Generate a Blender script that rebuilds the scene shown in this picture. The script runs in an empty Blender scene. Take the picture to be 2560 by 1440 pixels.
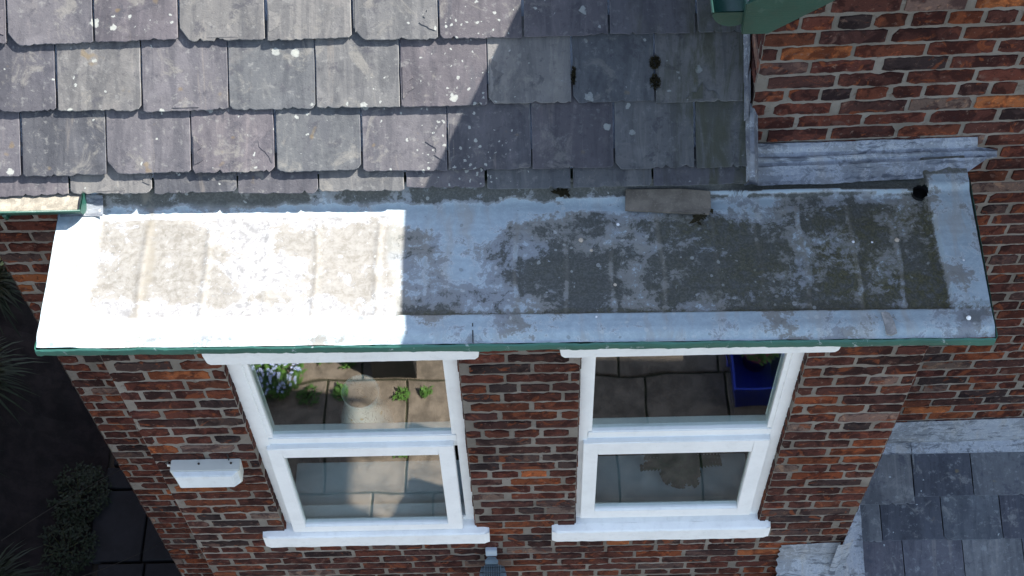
import bpy, bmesh, math, random
from mathutils import Vector, Matrix, noise as mn
R = math.radians
random.seed(11)
S = bpy.context.scene

# ------------------------------------------------------------------ camera, sky, sun, exposure
FPX = 3600.0
_z = Vector((95.0, 2335.0, FPX)).normalized() * -1.0          # world up in camera axes (x right, y down, z forward)
_a = -.022
_x = Vector((1, _a, -(95 + 2335 * _a) / FPX)).normalized()
_y = _z.cross(_x)
CAM = Vector((0, -2.6, 9.5))
def to_world(v): return Vector((_x.dot(v), _y.dot(v), _z.dot(v)))
cd = bpy.data.cameras.new('camera'); cam = bpy.data.objects.new('camera', cd); S.collection.objects.link(cam)
cr, cu, cb = to_world(Vector((1, 0, 0))), to_world(Vector((0, -1, 0))), to_world(Vector((0, 0, -1)))
cam.matrix_world = Matrix(((cr.x, cu.x, cb.x, CAM.x), (cr.y, cu.y, cb.y, CAM.y), (cr.z, cu.z, cb.z, CAM.z), (0, 0, 0, 1)))
cd.sensor_width = 36; cd.lens = 36 * FPX / 2560; cd.clip_start = .05; cd.clip_end = 500
S.camera = cam
W = bpy.data.worlds.new('World'); S.world = W; W.use_nodes = True
sk = W.node_tree.nodes.new('ShaderNodeTexSky'); sk.sky_type = 'NISHITA'; sk.sun_disc = False
sk.sun_elevation = R(45); sk.sun_rotation = R(64.6); sk.air_density = 1.0; sk.dust_density = .6
bg = W.node_tree.nodes['Background']; bg.inputs[1].default_value = .105
hs = W.node_tree.nodes.new('ShaderNodeHueSaturation'); hs.inputs['Saturation'].default_value = .80
W.node_tree.links.new(sk.outputs[0], hs.inputs['Color']); W.node_tree.links.new(hs.outputs[0], bg.inputs[0])
sl = bpy.data.lights.new('sun', 'SUN'); sun = bpy.data.objects.new('sun', sl); S.collection.objects.link(sun)
sl.energy = 5.0; sl.angle = R(.5); sl.color = (1, .95, .88)
SUN = Vector((-.905, -.43, -1.0))
sun.rotation_euler = SUN.to_track_quat('-Z', 'Y').to_euler()
S.view_settings.view_transform = 'Standard'; S.view_settings.look = 'None'
S.view_settings.exposure = 1.88; S.view_settings.gamma = 1
S.cycles.max_bounces = 8; S.cycles.transparent_max_bounces = 12

# ------------------------------------------------------------------ measuring (photo point -> metres on a wall or roof plane)
def ray(px, py): return to_world(Vector((px - 1280, py - 720, FPX)))
def hit(px, py, n, p0):
    d = ray(px, py); n = Vector(n); return CAM + d * ((Vector(p0) - CAM).dot(n) / d.dot(n))
def HY(px, py, y): return hit(px, py, (0, 1, 0), (0, y, 0))
def HZ(px, py, z): return hit(px, py, (0, 0, 1), (0, 0, z))

def sst(a, b, x):
    t = max(0, min(1, (x - a) / (b - a))); return t * t * (3 - 2 * t)

# ------------------------------------------------------------------ objects
def link(o, parent=None):
    S.collection.objects.link(o)
    if parent: o.parent = parent
    return o
def empty(name, loc=(0, 0, 0), parent=None):
    o = bpy.data.objects.new(name, None); o.location = loc; o.empty_display_size = .1; return link(o, parent)
def tag(o, label=None, cat=None, group=None, kind=None):
    if label: o['label'] = label
    if cat: o['category'] = cat
    if group: o['group'] = group
    if kind: o['kind'] = kind
    return o
class MB:
    """collects faces with a colour (rgb + seed) and a uv in metres"""
    def __init__(s): s.v = []; s.f = []; s.c = []; s.uv = []; s.sm = []; s.mi = []
    def face(s, pts, col=(.5, .5, .5, 0), uv=None, smooth=False, mi=0):
        b = len(s.v); s.v.extend([tuple(p) for p in pts]); s.f.append(tuple(range(b, b + len(pts))))
        s.c.append(col); s.uv.append(uv or [(p[0], p[2]) for p in pts]); s.sm.append(smooth); s.mi.append(mi)
    def mesh(s, vs, fs, col=(.5, .5, .5, 0), smooth=False, mi=0):
        b = len(s.v); s.v.extend([tuple(p) for p in vs])
        for f in fs:
            s.f.append(tuple(b + i for i in f)); s.c.append(col); s.uv.append([(vs[i][0], vs[i][2]) for i in f]); s.sm.append(smooth); s.mi.append(mi)
    def box(s, x0, x1, y0, y1, z0, z1, col=(.5, .5, .5, 0), mi=0):
        v = [(x, y, z) for z in (z0, z1) for y in (y0, y1) for x in (x0, x1)]
        s.mesh(v, [(0, 2, 3, 1), (4, 5, 7, 6), (0, 1, 5, 4), (2, 6, 7, 3), (0, 4, 6, 2), (1, 3, 7, 5)], col, False, mi)
    def tube(s, pts, r, n=8, col=(.5, .5, .5, 0), mi=0, cap=True):
        vs = []; fs = []; m = len(pts)
        for i, p in enumerate(pts):
            p = Vector(p); d = (Vector(pts[min(i + 1, m - 1)]) - Vector(pts[max(i - 1, 0)])).normalized()
            a = d.orthogonal().normalized(); b = d.cross(a); rr = r[i] if isinstance(r, (list, tuple)) else r
            if abs(d.z) > .2: a = Vector((1, 0, 0)); a = (a - d * a.dot(d)).normalized(); b = d.cross(a)
            for k in range(n):
                t = 2 * math.pi * k / n; vs.append(p + (a * math.cos(t) + b * math.sin(t)) * rr)
        for i in range(m - 1):
            for k in range(n): fs.append((i * n + k, i * n + (k + 1) % n, (i + 1) * n + (k + 1) % n, (i + 1) * n + k))
        if cap: fs.append(tuple(reversed(range(n)))); fs.append(tuple(range((m - 1) * n, m * n)))
        s.mesh(vs, fs, col, True, mi)
    def lathe(s, prof, cx, cy, n=24, col=(.5, .5, .5, 0), mi=0, squash=1.0):
        vs = []; fs = []
        for (r, z) in prof:
            for k in range(n):
                t = 2 * math.pi * k / n; vs.append((cx + r * math.cos(t), cy + r * math.sin(t) * squash, z))
        for i in range(len(prof) - 1):
            for k in range(n): fs.append((i * n + k, i * n + (k + 1) % n, (i + 1) * n + (k + 1) % n, (i + 1) * n + k))
        s.mesh(vs, fs, col, True, mi)
    def build(s, name, mats, parent=None, bevel=0, loc=None):
        me = bpy.data.meshes.new(name); me.from_pydata(s.v, [], s.f)
        if not isinstance(mats, (list, tuple)): mats = [mats]
        for m in mats: me.materials.append(m)
        ca = me.color_attributes.new('Col', 'FLOAT_COLOR', 'CORNER'); ul = me.uv_layers.new(name='UVMap')
        cb_ = []; ub = []
        for p in me.polygons:
            i = p.index; p.use_smooth = s.sm[i]; p.material_index = s.mi[i]
            for j in range(len(s.uv[i])):
                cb_.extend(s.c[i]); ub.extend(s.uv[i][j])
        ca.data.foreach_set('color', cb_); ul.data.foreach_set('uv', ub)
        o = bpy.data.objects.new(name, me); link(o, parent)
        if loc:
            me.transform(Matrix.Translation(-Vector(loc))); o.location = loc
        if bevel:
            bm = bmesh.new(); bm.from_mesh(me); bmesh.ops.remove_doubles(bm, verts=bm.verts, dist=1e-5)
            eg = [e for e in bm.edges if len(e.link_faces) == 2 and e.calc_face_angle(0) > .6]
            bmesh.ops.bevel(bm, geom=eg, offset=bevel, segments=2, affect='EDGES', clamp_overlap=True)
            for fc in bm.faces: fc.smooth = False
            bm.to_mesh(me); bm.free()
        return o

# ------------------------------------------------------------------ material graph helper
class G:
    def __init__(s, name, rough=.8, spec=.3, metal=0):
        s.m = bpy.data.materials.new(name); s.m.use_nodes = True; s.nt = s.m.node_tree
        s.b = s.nt.nodes['Principled BSDF']; s.b.inputs['Roughness'].default_value = rough
        s.b.inputs['Specular IOR Level'].default_value = spec; s.b.inputs['Metallic'].default_value = metal
        tc = s.nt.nodes.new('ShaderNodeTexCoord'); s.obj = tc.outputs['Object']; s.uv = tc.outputs['UV']
        at = s.nt.nodes.new('ShaderNodeAttribute'); at.attribute_name = 'Col'; s.col = at.outputs['Color']; s.seed = at.outputs['Alpha']
    def put(s, sock, v):
        if isinstance(v, bpy.types.NodeSocket): s.nt.links.new(v, sock)
        else:
            try: sock.default_value = v
            except Exception: sock.default_value = (*v, 1) if len(v) == 3 else v
    def node(s, t, ins=None, **kw):
        n = s.nt.nodes.new('ShaderNode' + t)
        for k, v in kw.items(): setattr(n, k, v)
        for k, v in (ins or {}).items(): s.put(n.inputs[k], v)
        return n
    def math(s, op, a, b=0.0, clamp=False): 
        n = s.node('Math', {0: a, 1: b}, operation=op); n.use_clamp = clamp; return n.outputs[0]
    def mix(s, f, a, b, mode='MIX'):
        n = s.node('Mix', data_type='RGBA', blend_type=mode); n.clamp_factor = True
        s.put(n.inputs[0], f); s.put(n.inputs[6], (*a, 1) if isinstance(a, tuple) and len(a) == 3 else a)
        s.put(n.inputs[7], (*b, 1) if isinstance(b, tuple) and len(b) == 3 else b); return n.outputs[2]
    def noise(s, vec, scale, detail=6, rough=.6, dist=0): 
        return s.node('TexNoise', {'Vector': vec, 'Scale': scale, 'Detail': detail, 'Roughness': rough, 'Distortion': dist}).outputs[0]
    def step(s, v, a, b, lo=0, hi=1):
        n = s.node('MapRange', {0: v, 1: a, 2: b, 3: lo, 4: hi}); n.interpolation_type = 'SMOOTHSTEP'; return n.outputs[0]
    def vmap(s, vec, scale=(1, 1, 1), loc=(0, 0, 0)):
        return s.node('Mapping', {'Vector': vec, 'Scale': scale, 'Location': loc}).outputs[0]
    def off(s, vec, k=37.0):
        c = s.node('CombineXYZ', {0: s.math('MULTIPLY', s.seed, k), 1: s.math('MULTIPLY', s.seed, k * 1.7), 2: s.math('MULTIPLY', s.seed, k * .6)}).outputs[0]
        return s.node('VectorMath', {0: vec, 1: c}, operation='ADD').outputs[0]
    def xyz(s, vec): return s.node('SeparateXYZ', {0: vec}).outputs
    def spots(s, vec, scale, rmin, rmax, soft=.02, rnd=1.0):
        v = s.node('TexVoronoi', {'Vector': vec, 'Scale': scale, 'Randomness': rnd})
        c = s.xyz(v.outputs['Color'])
        rad = s.node('MapRange', {0: c[0], 1: 0, 2: 1, 3: rmin, 4: rmax}).outputs[0]
        d = s.math('SUBTRACT', v.outputs['Distance'], rad)
        return s.step(d, soft, 0.0), c, v.outputs['Distance']
    def bump(s, h, strength=.5, dist=.003):
        n = s.node('Bump', {'Height': h, 'Strength': strength, 'Distance': dist}); s.nt.links.new(n.outputs[0], s.b.inputs['Normal']); return n
    def done(s, color, rough=None):
        s.put(s.b.inputs['Base Color'], (*color, 1) if isinstance(color, tuple) and len(color) == 3 else color)
        if rough is not None: s.put(s.b.inputs['Roughness'], rough)
        return s.m

def m_brick():
    g = G('brick_clay', .92, .2); v = g.off(g.obj)
    n1 = g.noise(v, 11, 5, .6, .6); n2 = g.noise(v, 45, 5, .7, .3); n3 = g.noise(v, 160, 3, .7); n4 = g.noise(g.off(g.obj, 81), 16, 6, .7, 1.2)
    c = g.mix(g.step(n1, .48, .58), g.col, g.mix(1, g.col, (.45, .40, .44), 'MULTIPLY'))
    c = g.mix(g.step(n4, .54, .63, 0, .85), c, g.mix(1, c, (1.9, 1.7, 1.4), 'MULTIPLY'))
    c = g.mix(g.step(n4, .40, .30, 0, .7), c, (.035, .022, .022))
    n6 = g.noise(g.off(g.obj, 143), 9, 5, .6, 1.4); c = g.mix(g.step(n6, .58, .64, 0, .75), c, (.24, .068, .026)); c = g.mix(g.step(n6, .38, .32, 0, .5), c, (.20, .115, .09))
    c = g.mix(g.step(n2, .60, .68, 0, .6), c, (.26, .17, .13)); c = g.mix(g.step(n2, .42, .34, 0, .6), c, (.022, .014, .014))
    c = g.mix(.45, c, g.mix(1, c, g.node('ValToRGB', {0: n3}).outputs[0], 'MULTIPLY'))
    n5 = g.noise(g.obj, 1.4, 4, .6)
    c = g.mix(g.step(n5, .46, .60, 0, .5), c, g.mix(1, c, (.55, .56, .6), 'MULTIPLY'))
    g.bump(g.math('ADD', g.math('MULTIPLY', n2, .7), g.math('MULTIPLY', n3, .4)), .9, .004)
    return g.done(c)
def m_mortar():
    g = G('mortar', .95, .15); n = g.noise(g.obj, 5, 5, .6); n2 = g.noise(g.obj, 120, 4, .7)
    c = g.mix(g.step(n, .35, .65), (.175, .155, .130), (.245, .222, .192)); c = g.mix(g.step(n2, .58, .72, 0, .6), c, (.18, .15, .12))
    c = g.mix(g.step(g.noise(g.obj, 2.1, 5, .6), .48, .62, 0, .55), c, (.12, .108, .092))
    c = g.mix(g.step(g.noise(g.obj, 26, 5, .7), .56, .68, 0, .6), c, (.11, .075, .06))
    g.bump(n2, .9, .004); return g.done(c)
def m_slate(name, moss=1.0, lich=1.0, tint=(1, 1, 1), lo=0.0):
    g = G(name, .72, .35); u = g.xyz(g.uv)
    sv = g.off(g.vmap(g.uv, (13, 1.9, 1))); st = g.noise(sv, 1, 7, .68, .9)
    v = g.off(g.obj); n1 = g.noise(v, 7, 6, .62, .4); n2 = g.noise(v, 38, 6, .7); n3 = g.noise(g.vmap(v, (1.4, 2, 2)), 60, 4, .65, .8)
    c = g.mix(g.step(st, .46, .60, 0, .75), g.col, g.mix(1, g.col, (.58, .60, .64), 'MULTIPLY')); c = g.mix(g.step(st, .42, .34, 0, .6), c, g.mix(1, c, (1.5, 1.45, 1.35), 'MULTIPLY'))
    c = g.mix(g.step(n1, .5, .66, 0, .6), c, g.mix(1, c, (1.35, 1.34, 1.33), 'MULTIPLY'))
    c = g.mix(g.step(n2, .56, .66, 0, .4), c, (.20, .198, .185))
    c = g.mix(g.step(n2, .46, .34, 0, .45), c, g.mix(1, c, (.5, .5, .55), 'MULTIPLY'))
    st2 = g.noise(g.off(g.vmap(g.uv, (11, 1.1, 1)), 90), 1, 5, .65, .5); c = g.mix(g.step(st2, .62, .70, 0, .35), c, (.18, .155, .13)); c = g.mix(g.step(st2, .40, .33, 0, .5), c, (.052, .054, .062))
    c = g.mix(g.step(g.noise(v, 3.1, 4, .6, .8), .60, .72, 0, .3), c, (.18, .165, .15))
    c = g.mix(g.step(g.noise(v, 12, 6, .75, .3), .55, .66, 0, .75), c, (.042, .042, .050)); c = g.mix(g.step(g.noise(v, 8, 8, .75, .5), .54, .66, 0, .6), c, (.175, .165, .145))
    # lichen: big pale rosettes, small dots; denser in a run-off band
    dn = g.noise(g.uv, 2.3, 3, .6)
    band = g.step(g.math('ABSOLUTE', g.math('SUBTRACT', u[0], -.20)), .26, .02)
    band = g.math('MULTIPLY', band, g.step(g.noise(g.uv, 7, 4, .65), .38, .56))
    den = g.math('MULTIPLY', g.step(dn, .50, .66), lich)
    wv = g.node('VectorMath', {0: g.obj, 1: g.node('VectorMath', {0: g.node('TexNoise', {'Vector': g.obj, 'Scale': 60, 'Detail': 3}).outputs[1], 'Scale': .022}, operation='SCALE').outputs[0]}, operation='ADD').outputs[0]
    s1, c1, d1 = g.spots(wv, 13, -.12, .22, .03)
    s1 = g.math('MULTIPLY', s1, g.math('GREATER_THAN', c1[1], .62)); 
    s2, c2, d2 = g.spots(wv, 55, -.2, .34, .06)
    s2 = g.math('MULTIPLY', s2, g.math('GREATER_THAN', g.math('ADD', g.math('MULTIPLY', den, .42), g.math('MULTIPLY', band, 1.1 * lich)), g.math('MULTIPLY', c2[1], 1.0)))
    pale = g.mix(g.noise(g.obj, 90, 2, .5), (.18, .19, .175), (.38, .39, .36))
    c = g.mix(g.math('MULTIPLY', s2, .85), c, pale); c = g.mix(g.math('MULTIPLY', g.math('MULTIPLY', s1, .75), lich), c, g.mix(g.step(d1, .10, .16), (.34, .35, .31), pale))
    mm = g.math('MULTIPLY', g.step(g.math('ADD', u[0], g.math('MULTIPLY', g.noise(g.vmap(g.uv, (9, 2, 1)), 1, 4, .6), 1.0)), .85, 1.25), moss)
    c = g.mix(g.math('MULTIPLY', g.math('MULTIPLY', mm, g.step(st, .42, .58, .15, 1)), .7), c, (.050, .052, .020))
    og = g.math('MULTIPLY', g.step(g.noise(g.obj, 13, 2, .5), .70, .76), .5)
    c = g.mix(og, c, (.15, .105, .045)); c = g.mix(g.math('MULTIPLY', g.step(u[0], -.15, .25), min(1, moss)), c, g.mix(1, c, (.60, .64, .70), 'MULTIPLY')); c = g.mix(1, c, tint, 'MULTIPLY')  # right-hand slates: algae tone plus roof shade deepened in the colour
    g.bump(g.math('ADD', g.math('MULTIPLY', n3, .35), g.math('MULTIPLY', n1, .9)), .45, .007)
    return g.done(c)
def m_lead(name, light=(.265, .325, .355), mid=(.160, .155, .138), dark=(.050, .052, .046), use_ctl=True, bias=0.0, bump=.4):
    """weathered lead: Col.r = dirt, Col.g = moss, Col.b = crease line, alpha = how dark the dirt may get, low = tones painted for the sunlit end"""
    g = G(name, .6, .35); k = g.xyz(g.col)
    wv = g.node('VectorMath', {0: g.obj, 1: g.node('VectorMath', {0: g.node('TexNoise', {'Vector': g.obj, 'Scale': 9, 'Detail': 4}).outputs[1], 'Scale': .05}, operation='SCALE').outputs[0]}, operation='ADD').outputs[0]
    v = wv; n0 = g.noise(v, 2.6, 3, .5, .5); n1 = g.noise(v, 9, 12, .74, .4); n2 = g.noise(v, 38, 12, .78, .3); n3 = g.noise(v, 120, 6, .75); st = g.noise(g.vmap(v, (14, 2, 2)), 1, 6, .65)
    dirt = k[0] if use_ctl else .45 + bias
    d = g.math('ADD', dirt, g.math('MULTIPLY', g.math('SUBTRACT', n1, .5), 1.5)); d = g.math('ADD', d, g.math('MULTIPLY', g.math('SUBTRACT', n2, .5), 1.1))
    d = g.math('ADD', d, g.math('MULTIPLY', g.math('SUBTRACT', n0, .5), .8))
    if use_ctl: lit_ = g.step(g.seed, .35, .10)  # separate lead tones for sun and shade, painted in along the shadow edge
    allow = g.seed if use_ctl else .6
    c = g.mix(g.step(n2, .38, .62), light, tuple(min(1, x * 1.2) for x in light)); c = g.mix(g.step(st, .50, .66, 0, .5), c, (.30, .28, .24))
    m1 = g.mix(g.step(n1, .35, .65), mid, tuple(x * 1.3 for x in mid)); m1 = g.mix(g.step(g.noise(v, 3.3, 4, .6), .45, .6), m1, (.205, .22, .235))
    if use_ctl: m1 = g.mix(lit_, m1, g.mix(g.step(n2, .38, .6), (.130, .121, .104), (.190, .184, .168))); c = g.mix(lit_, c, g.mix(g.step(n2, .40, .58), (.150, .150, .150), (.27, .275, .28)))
    c = g.mix(g.step(d, .32, .52, 0, .92), c, m1)
    dk = g.mix(g.step(n3, .45, .6), dark, tuple(x * 1.7 for x in dark)); c = g.mix(g.math('MULTIPLY', g.step(d, .58, .74, 0, .95), allow), c, dk)
    rim = g.math('MULTIPLY', g.step(g.math('ABSOLUTE', g.math('SUBTRACT', d, .37)), .03, .0), .6); c = g.mix(rim, c, (.50, .53, .54))
    rim2 = g.math('MULTIPLY', g.step(g.math('ABSOLUTE', g.math('SUBTRACT', d, .50)), .02, .0), .35); c = g.mix(rim2, c, (.15, .13, .10))
    c = g.mix(g.step(n3, .58, .70, 0, .4), c, g.mix(1, c, (.55, .54, .52), 'MULTIPLY'))
    wf = g.math('MULTIPLY', g.step(n2, .60, .66), g.step(g.noise(v, 4.5, 4, .6), .46, .58)); c = g.mix(g.math('MULTIPLY', wf, .6), c, (.50, .55, .60))
    sp, cs, ds = g.spots(wv, 34, -.3, .25, .05); c = g.mix(g.math('MULTIPLY', sp, .4), c, g.mix(g.math('GREATER_THAN', cs[2], .5), (.08, .08, .07), (.46, .48, .46)))
    if not use_ctl:
        sx = g.noise(g.vmap(v, (2.5, 9, 14)), 3, 6, .65, .4); c = g.mix(g.step(sx, .52, .64, 0, .8), c, (.055, .065, .085)); c = g.mix(g.step(sx, .40, .32, 0, .45), c, (.30, .345, .385))
    if use_ctl:
        mo = g.math('MULTIPLY', k[1], g.step(n2, .42, .56)); c = g.mix(g.math('MULTIPLY', mo, .85), c, g.mix(g.step(n3, .4, .6), (.04, .036, .018), (.085, .08, .03)))
        cr_ = g.math('MULTIPLY', k[2], g.step(g.noise(v, 12, 6, .7), .36, .54)); c = g.mix(g.math('MULTIPLY', cr_, .8), c, (.165, .152, .125))
    g.bump(g.math('ADD', g.math('MULTIPLY', n2, .6), n1), bump, .006)
    return g.done(c, g.step(n2, .3, .7, .5, .75))
def m_paint(name, col, rough=.42, var=.12, wear=None, bump=.25, dirt=.0):
    g = G(name, rough, .45); n = g.noise(g.obj, 6, 5, .6); n2 = g.noise(g.obj, 60, 5, .7); br = g.noise(g.vmap(g.obj, (4, 4, 60)), 3, 3, .5)
    c = g.mix(g.step(n, .35, .7), col, tuple(x * (1 - var) for x in col))
    c = g.mix(g.step(n2, .62, .74, 0, .25 + dirt), c, tuple(x * .55 for x in col))
    if wear: c = g.mix(g.step(g.noise(g.obj, 22, 6, .7, .5), .60, .66, 0, .8), c, wear)
    if dirt: c = g.mix(g.step(g.noise(g.obj, 24, 6, .7), .50, .68, 0, dirt), c, (.25, .23, .19))
    g.bump(g.math('ADD', g.math('MULTIPLY', br, .6), n2), bump, .002); return g.done(c)
def m_plain(name, col, rough=.8, var=.3, scale=12, spec=.3, bump=.4):
    g = G(name, rough, spec); n = g.noise(g.obj, scale, 6, .65, .3); n2 = g.noise(g.obj, scale * 7, 4, .7)
    c = g.mix(g.step(n, .35, .65), col, tuple(x * (1 - var) for x in col)); c = g.mix(g.step(n2, .55, .72, 0, .5), c, tuple(min(1, x * 1.5) for x in col))
    g.bump(g.math('ADD', n, n2), bump, .004); return g.done(c)
def m_leaf(name, a, b, rough=.6):
    g = G(name, rough, .3); k = g.xyz(g.col); return g.done(g.mix(k[0], a, b))
def m_glass():
    g = G('window_glass', .0); nt = g.nt; out = nt.nodes['Material Output']; nt.nodes.remove(g.b)
    tr = g.node('BsdfTransparent', {'Color': (.90, .95, .93, 1)}); gl = g.node('BsdfGlossy', {'Roughness': .018, 'Color': (.95, 1, 1, 1)})
    nb = g.node('Bump', {'Height': g.noise(g.obj, 2.2, 2, .4), 'Strength': .12, 'Distance': .01}); nt.links.new(nb.outputs[0], gl.inputs['Normal'])
    fr = g.node('Fresnel', {'IOR': 1.5}); geo = g.node('NewGeometry'); f = g.math('MULTIPLY', g.math('MULTIPLY', fr.outputs[0], 2.7, True), g.math('SUBTRACT', 1.0, geo.outputs['Backfacing']))
    mx = g.node('MixShader', {0: f, 1: tr.outputs[0], 2: gl.outputs[0]}); nt.links.new(mx.outputs[0], out.inputs[0]); return g.m

M_BRICK = m_brick(); M_MORTAR = m_mortar()
M_SLATE = m_slate('roof_slate'); M_SLATE2 = m_slate('lean_to_slate', 0, .25, (1.35, 1.5, 1.7)); M_LEADD = m_lead('dark_lead', (.12, .14, .17), (.085, .095, .115), (.045, .05, .06), False, 0.0, .5)  # last one: darker lead tone for the stepped and corner flashings
M_TRAY = m_lead('flat_roof_lead'); M_LEAD = m_lead('flashing_lead', (.25, .28, .32), (.15, .17, .195), (.07, .075, .085), False, -.04, .18)
M_GREEN = m_paint('green_gloss_paint', (.012, .060, .044), .4, .35, (.03, .075, .06), .5, .03)
M_GREENW = m_paint('green_paint_on_lead', (.030, .125, .095), .5, .25, (.30, .36, .36), .5)
M_WHITE = m_paint('white_gloss_paint', (.86, .87, .85), .4, .07, None, .35, .05)
M_STONE = m_paint('white_masonry_paint', (.84, .85, .83), .6, .08, None, .9, .08)
M_GLASS = m_glass()

# ------------------------------------------------------------------ brickwork
PAL = [((.112, .036, .024), 30), ((.092, .032, .024), 26), ((.070, .030, .025), 20), ((.140, .044, .024), 14), ((.32, .10, .036), 3), ((.20, .055, .022), 7),
       ((.080, .048, .042), 8), ((.19, .125, .10), 5), ((.045, .028, .027), 8)]
def brick_col():
    c = random.choices([p[0] for p in PAL], [p[1] for p in PAL])[0]; j = random.uniform(.8, 1.2)
    return (c[0] * j * random.uniform(.93, 1.07), c[1] * j, c[2] * j, random.random())
def wall_bricks(mb, O, U, N, rects, holes=(), H=.081, L=.234, J=.013, z0=0.0, phase=0.0, lim=None, hdr=5, ragged=1.0, shift=0.0):
    """lay courses on a plane; rects/holes are (u0,u1,z0,z1); mi 0 = brick, mi 1 = mortar"""
    O = Vector(O); U = Vector(U).normalized(); N = Vector(N).normalized(); Z = Vector((0, 0, 1))
    def pt(u, z, d): return O + U * u + Z * z + N * d
    flip = U.cross(Z).dot(N) < 0
    zt = max(r[3] for r in rects); zb = min(r[2] for r in rects); k0 = int((zb - z0) / H) - 1; k1 = int((zt - z0) / H) + 2
    rnd = random.Random(int(abs(O.x * 1000) + abs(O.y * 777) + 5 + shift * 100))
    for k in range(k0, k1):
        za = z0 + k * H + J * .5; zc = za + H - J
        iv = []
        zm = (za + zc) / 2
        for (a, b, c, d) in rects:
            if c <= zm <= d:
                if lim: a, b = lim(zm, a, b)
                if b > a: iv.append((a, b))
        for (a, b, c, d) in holes:
            if c <= zm <= d:
                nv = []
                for (p, q) in iv:
                    if b <= p or a >= q: nv.append((p, q)); continue
                    if a > p: nv.append((p, a))
                    if b < q: nv.append((b, q))
                iv = nv
        head = (k % hdr) == 0; step = L / 2 if head else L; ph = phase + (L / 4 if head else (0 if k % 2 else L / 2)) + rnd.uniform(-.02, .02)
        for (p, q) in iv:
            x = math.floor((p - ph) / step) * step + ph
            while x < q:
                ln = step * (rnd.uniform(.96, 1.04)); a = max(x + .0065, p + .001); b = min(x + ln - .0065 * rnd.uniform(.4, 2.0) - (.018 if rnd.random() < .07 else 0), q - .001); x += ln
                if b - a < .025: continue
                if q - b < .03: b = q - .001; x = q
                oz0 = za + rnd.uniform(-.002, .003); oz1 = zc + rnd.uniform(-.004, .002)
                pts = []; n = max(3, int((b - a) / .016)); sd = rnd.uniform(0, 99)
                rg = ragged * rnd.choice([.7, 1.2, 1.5, 2.2])
                def jz(u, s): return (mn.noise(Vector((u * 38, s * 7 + sd, 0))) * .0055 + mn.noise(Vector((u * 120, s * 7 + sd, 3))) * .002) * rg
                c0 = [rnd.uniform(.002, .009) * (rnd.uniform(2.5, 5) if rnd.random() < .12 else 1) for _ in range(4)]
                for i in range(n + 1):
                    u = a + (b - a) * i / n; dz = 0
                    if i == 0: dz = c0[0] * .7
                    if i == n: dz = c0[1] * .7
                    pts.append((u, oz0 + jz(u, 1) + dz))
                pts.insert(n + 1, (b + rnd.uniform(-.003, .001), (oz0 + oz1) / 2))
                for i in range(n, -1, -1):
                    u = a + (b - a) * i / n; dz = 0
                    if i == 0: dz = c0[2] * .7
                    if i == n: dz = c0[3] * .7
                    pts.append((u, oz1 + jz(u, 2) - dz))
                pts.append((a + rnd.uniform(-.001, .003), (oz0 + oz1) / 2))
                cx = (a + b) / 2; cz = (oz0 + oz1) / 2; h = rnd.uniform(.002, .0055); tl = rnd.uniform(-.0012, .0012)
                col = brick_col(); m = len(pts); ins = .0016
                bot = [pt(u, z, -.001) for u, z in pts]; top = []
                for u, z in pts:
                    uu = u + (ins if u < cx else -ins); zz = z + (ins if z < cz else -ins); top.append(pt(uu, zz, h + tl * (u - cx) / .1))
                vs = bot + top; fs = [tuple(range(m, 2 * m))] + [(i, (i + 1) % m, m + (i + 1) % m, m + i) for i in range(m)]
                if flip: fs = [tuple(reversed(f)) for f in fs]
                mb.mesh(vs, fs, col, False, 0)
    for (a, b, c, d) in rects:                                   # mortar bed, cut round the holes
        us = sorted({a, b} | {h[i] for h in holes for i in (0, 1) if a < h[i] < b}); zs = sorted({c, d} | {h[i] for h in holes for i in (2, 3) if c < h[i] < d})
        for i in range(len(us) - 1):
            for j in range(len(zs) - 1):
                um, zm = (us[i] + us[i + 1]) / 2, (zs[j] + zs[j + 1]) / 2
                if any(h[0] < um < h[1] and h[2] < zm < h[3] for h in holes): continue
                ua, ub, za, zb_ = us[i], us[i + 1], zs[j], zs[j + 1]
                if lim:
                    st = [za + (zb_ - za) * t / 30 for t in range(31)]
                    for t in range(30):
                        l1, r1 = lim((st[t] + st[t + 1]) / 2, ua, ub)
                        if r1 > l1:
                            f = [pt(l1, st[t], 0), pt(r1, st[t], 0), pt(r1, st[t + 1], 0), pt(l1, st[t + 1], 0)]
                            mb.face(f[::-1] if flip else f, mi=1)
                else:
                    f = [pt(ua, za, 0), pt(ub, za, 0), pt(ub, zb_, 0), pt(ua, zb_, 0)]; mb.face(f[::-1] if flip else f, mi=1)

house = tag(empty('house', (0, .6, 0)), 'red brick house with purple slate roof and lead covered bay at its middle', 'house')
HOUSE_INV = Vector((0, .6, 0))
def part(mb, name, mats, parent=house, bevel=0):
    o = mb.build(name, mats, None, bevel); o.parent = parent
    w = Vector((0, 0, 0)); p = parent
    while p: w += p.location; p = p.parent
    o.data.transform(Matrix.Translation(-w)); return o

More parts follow.
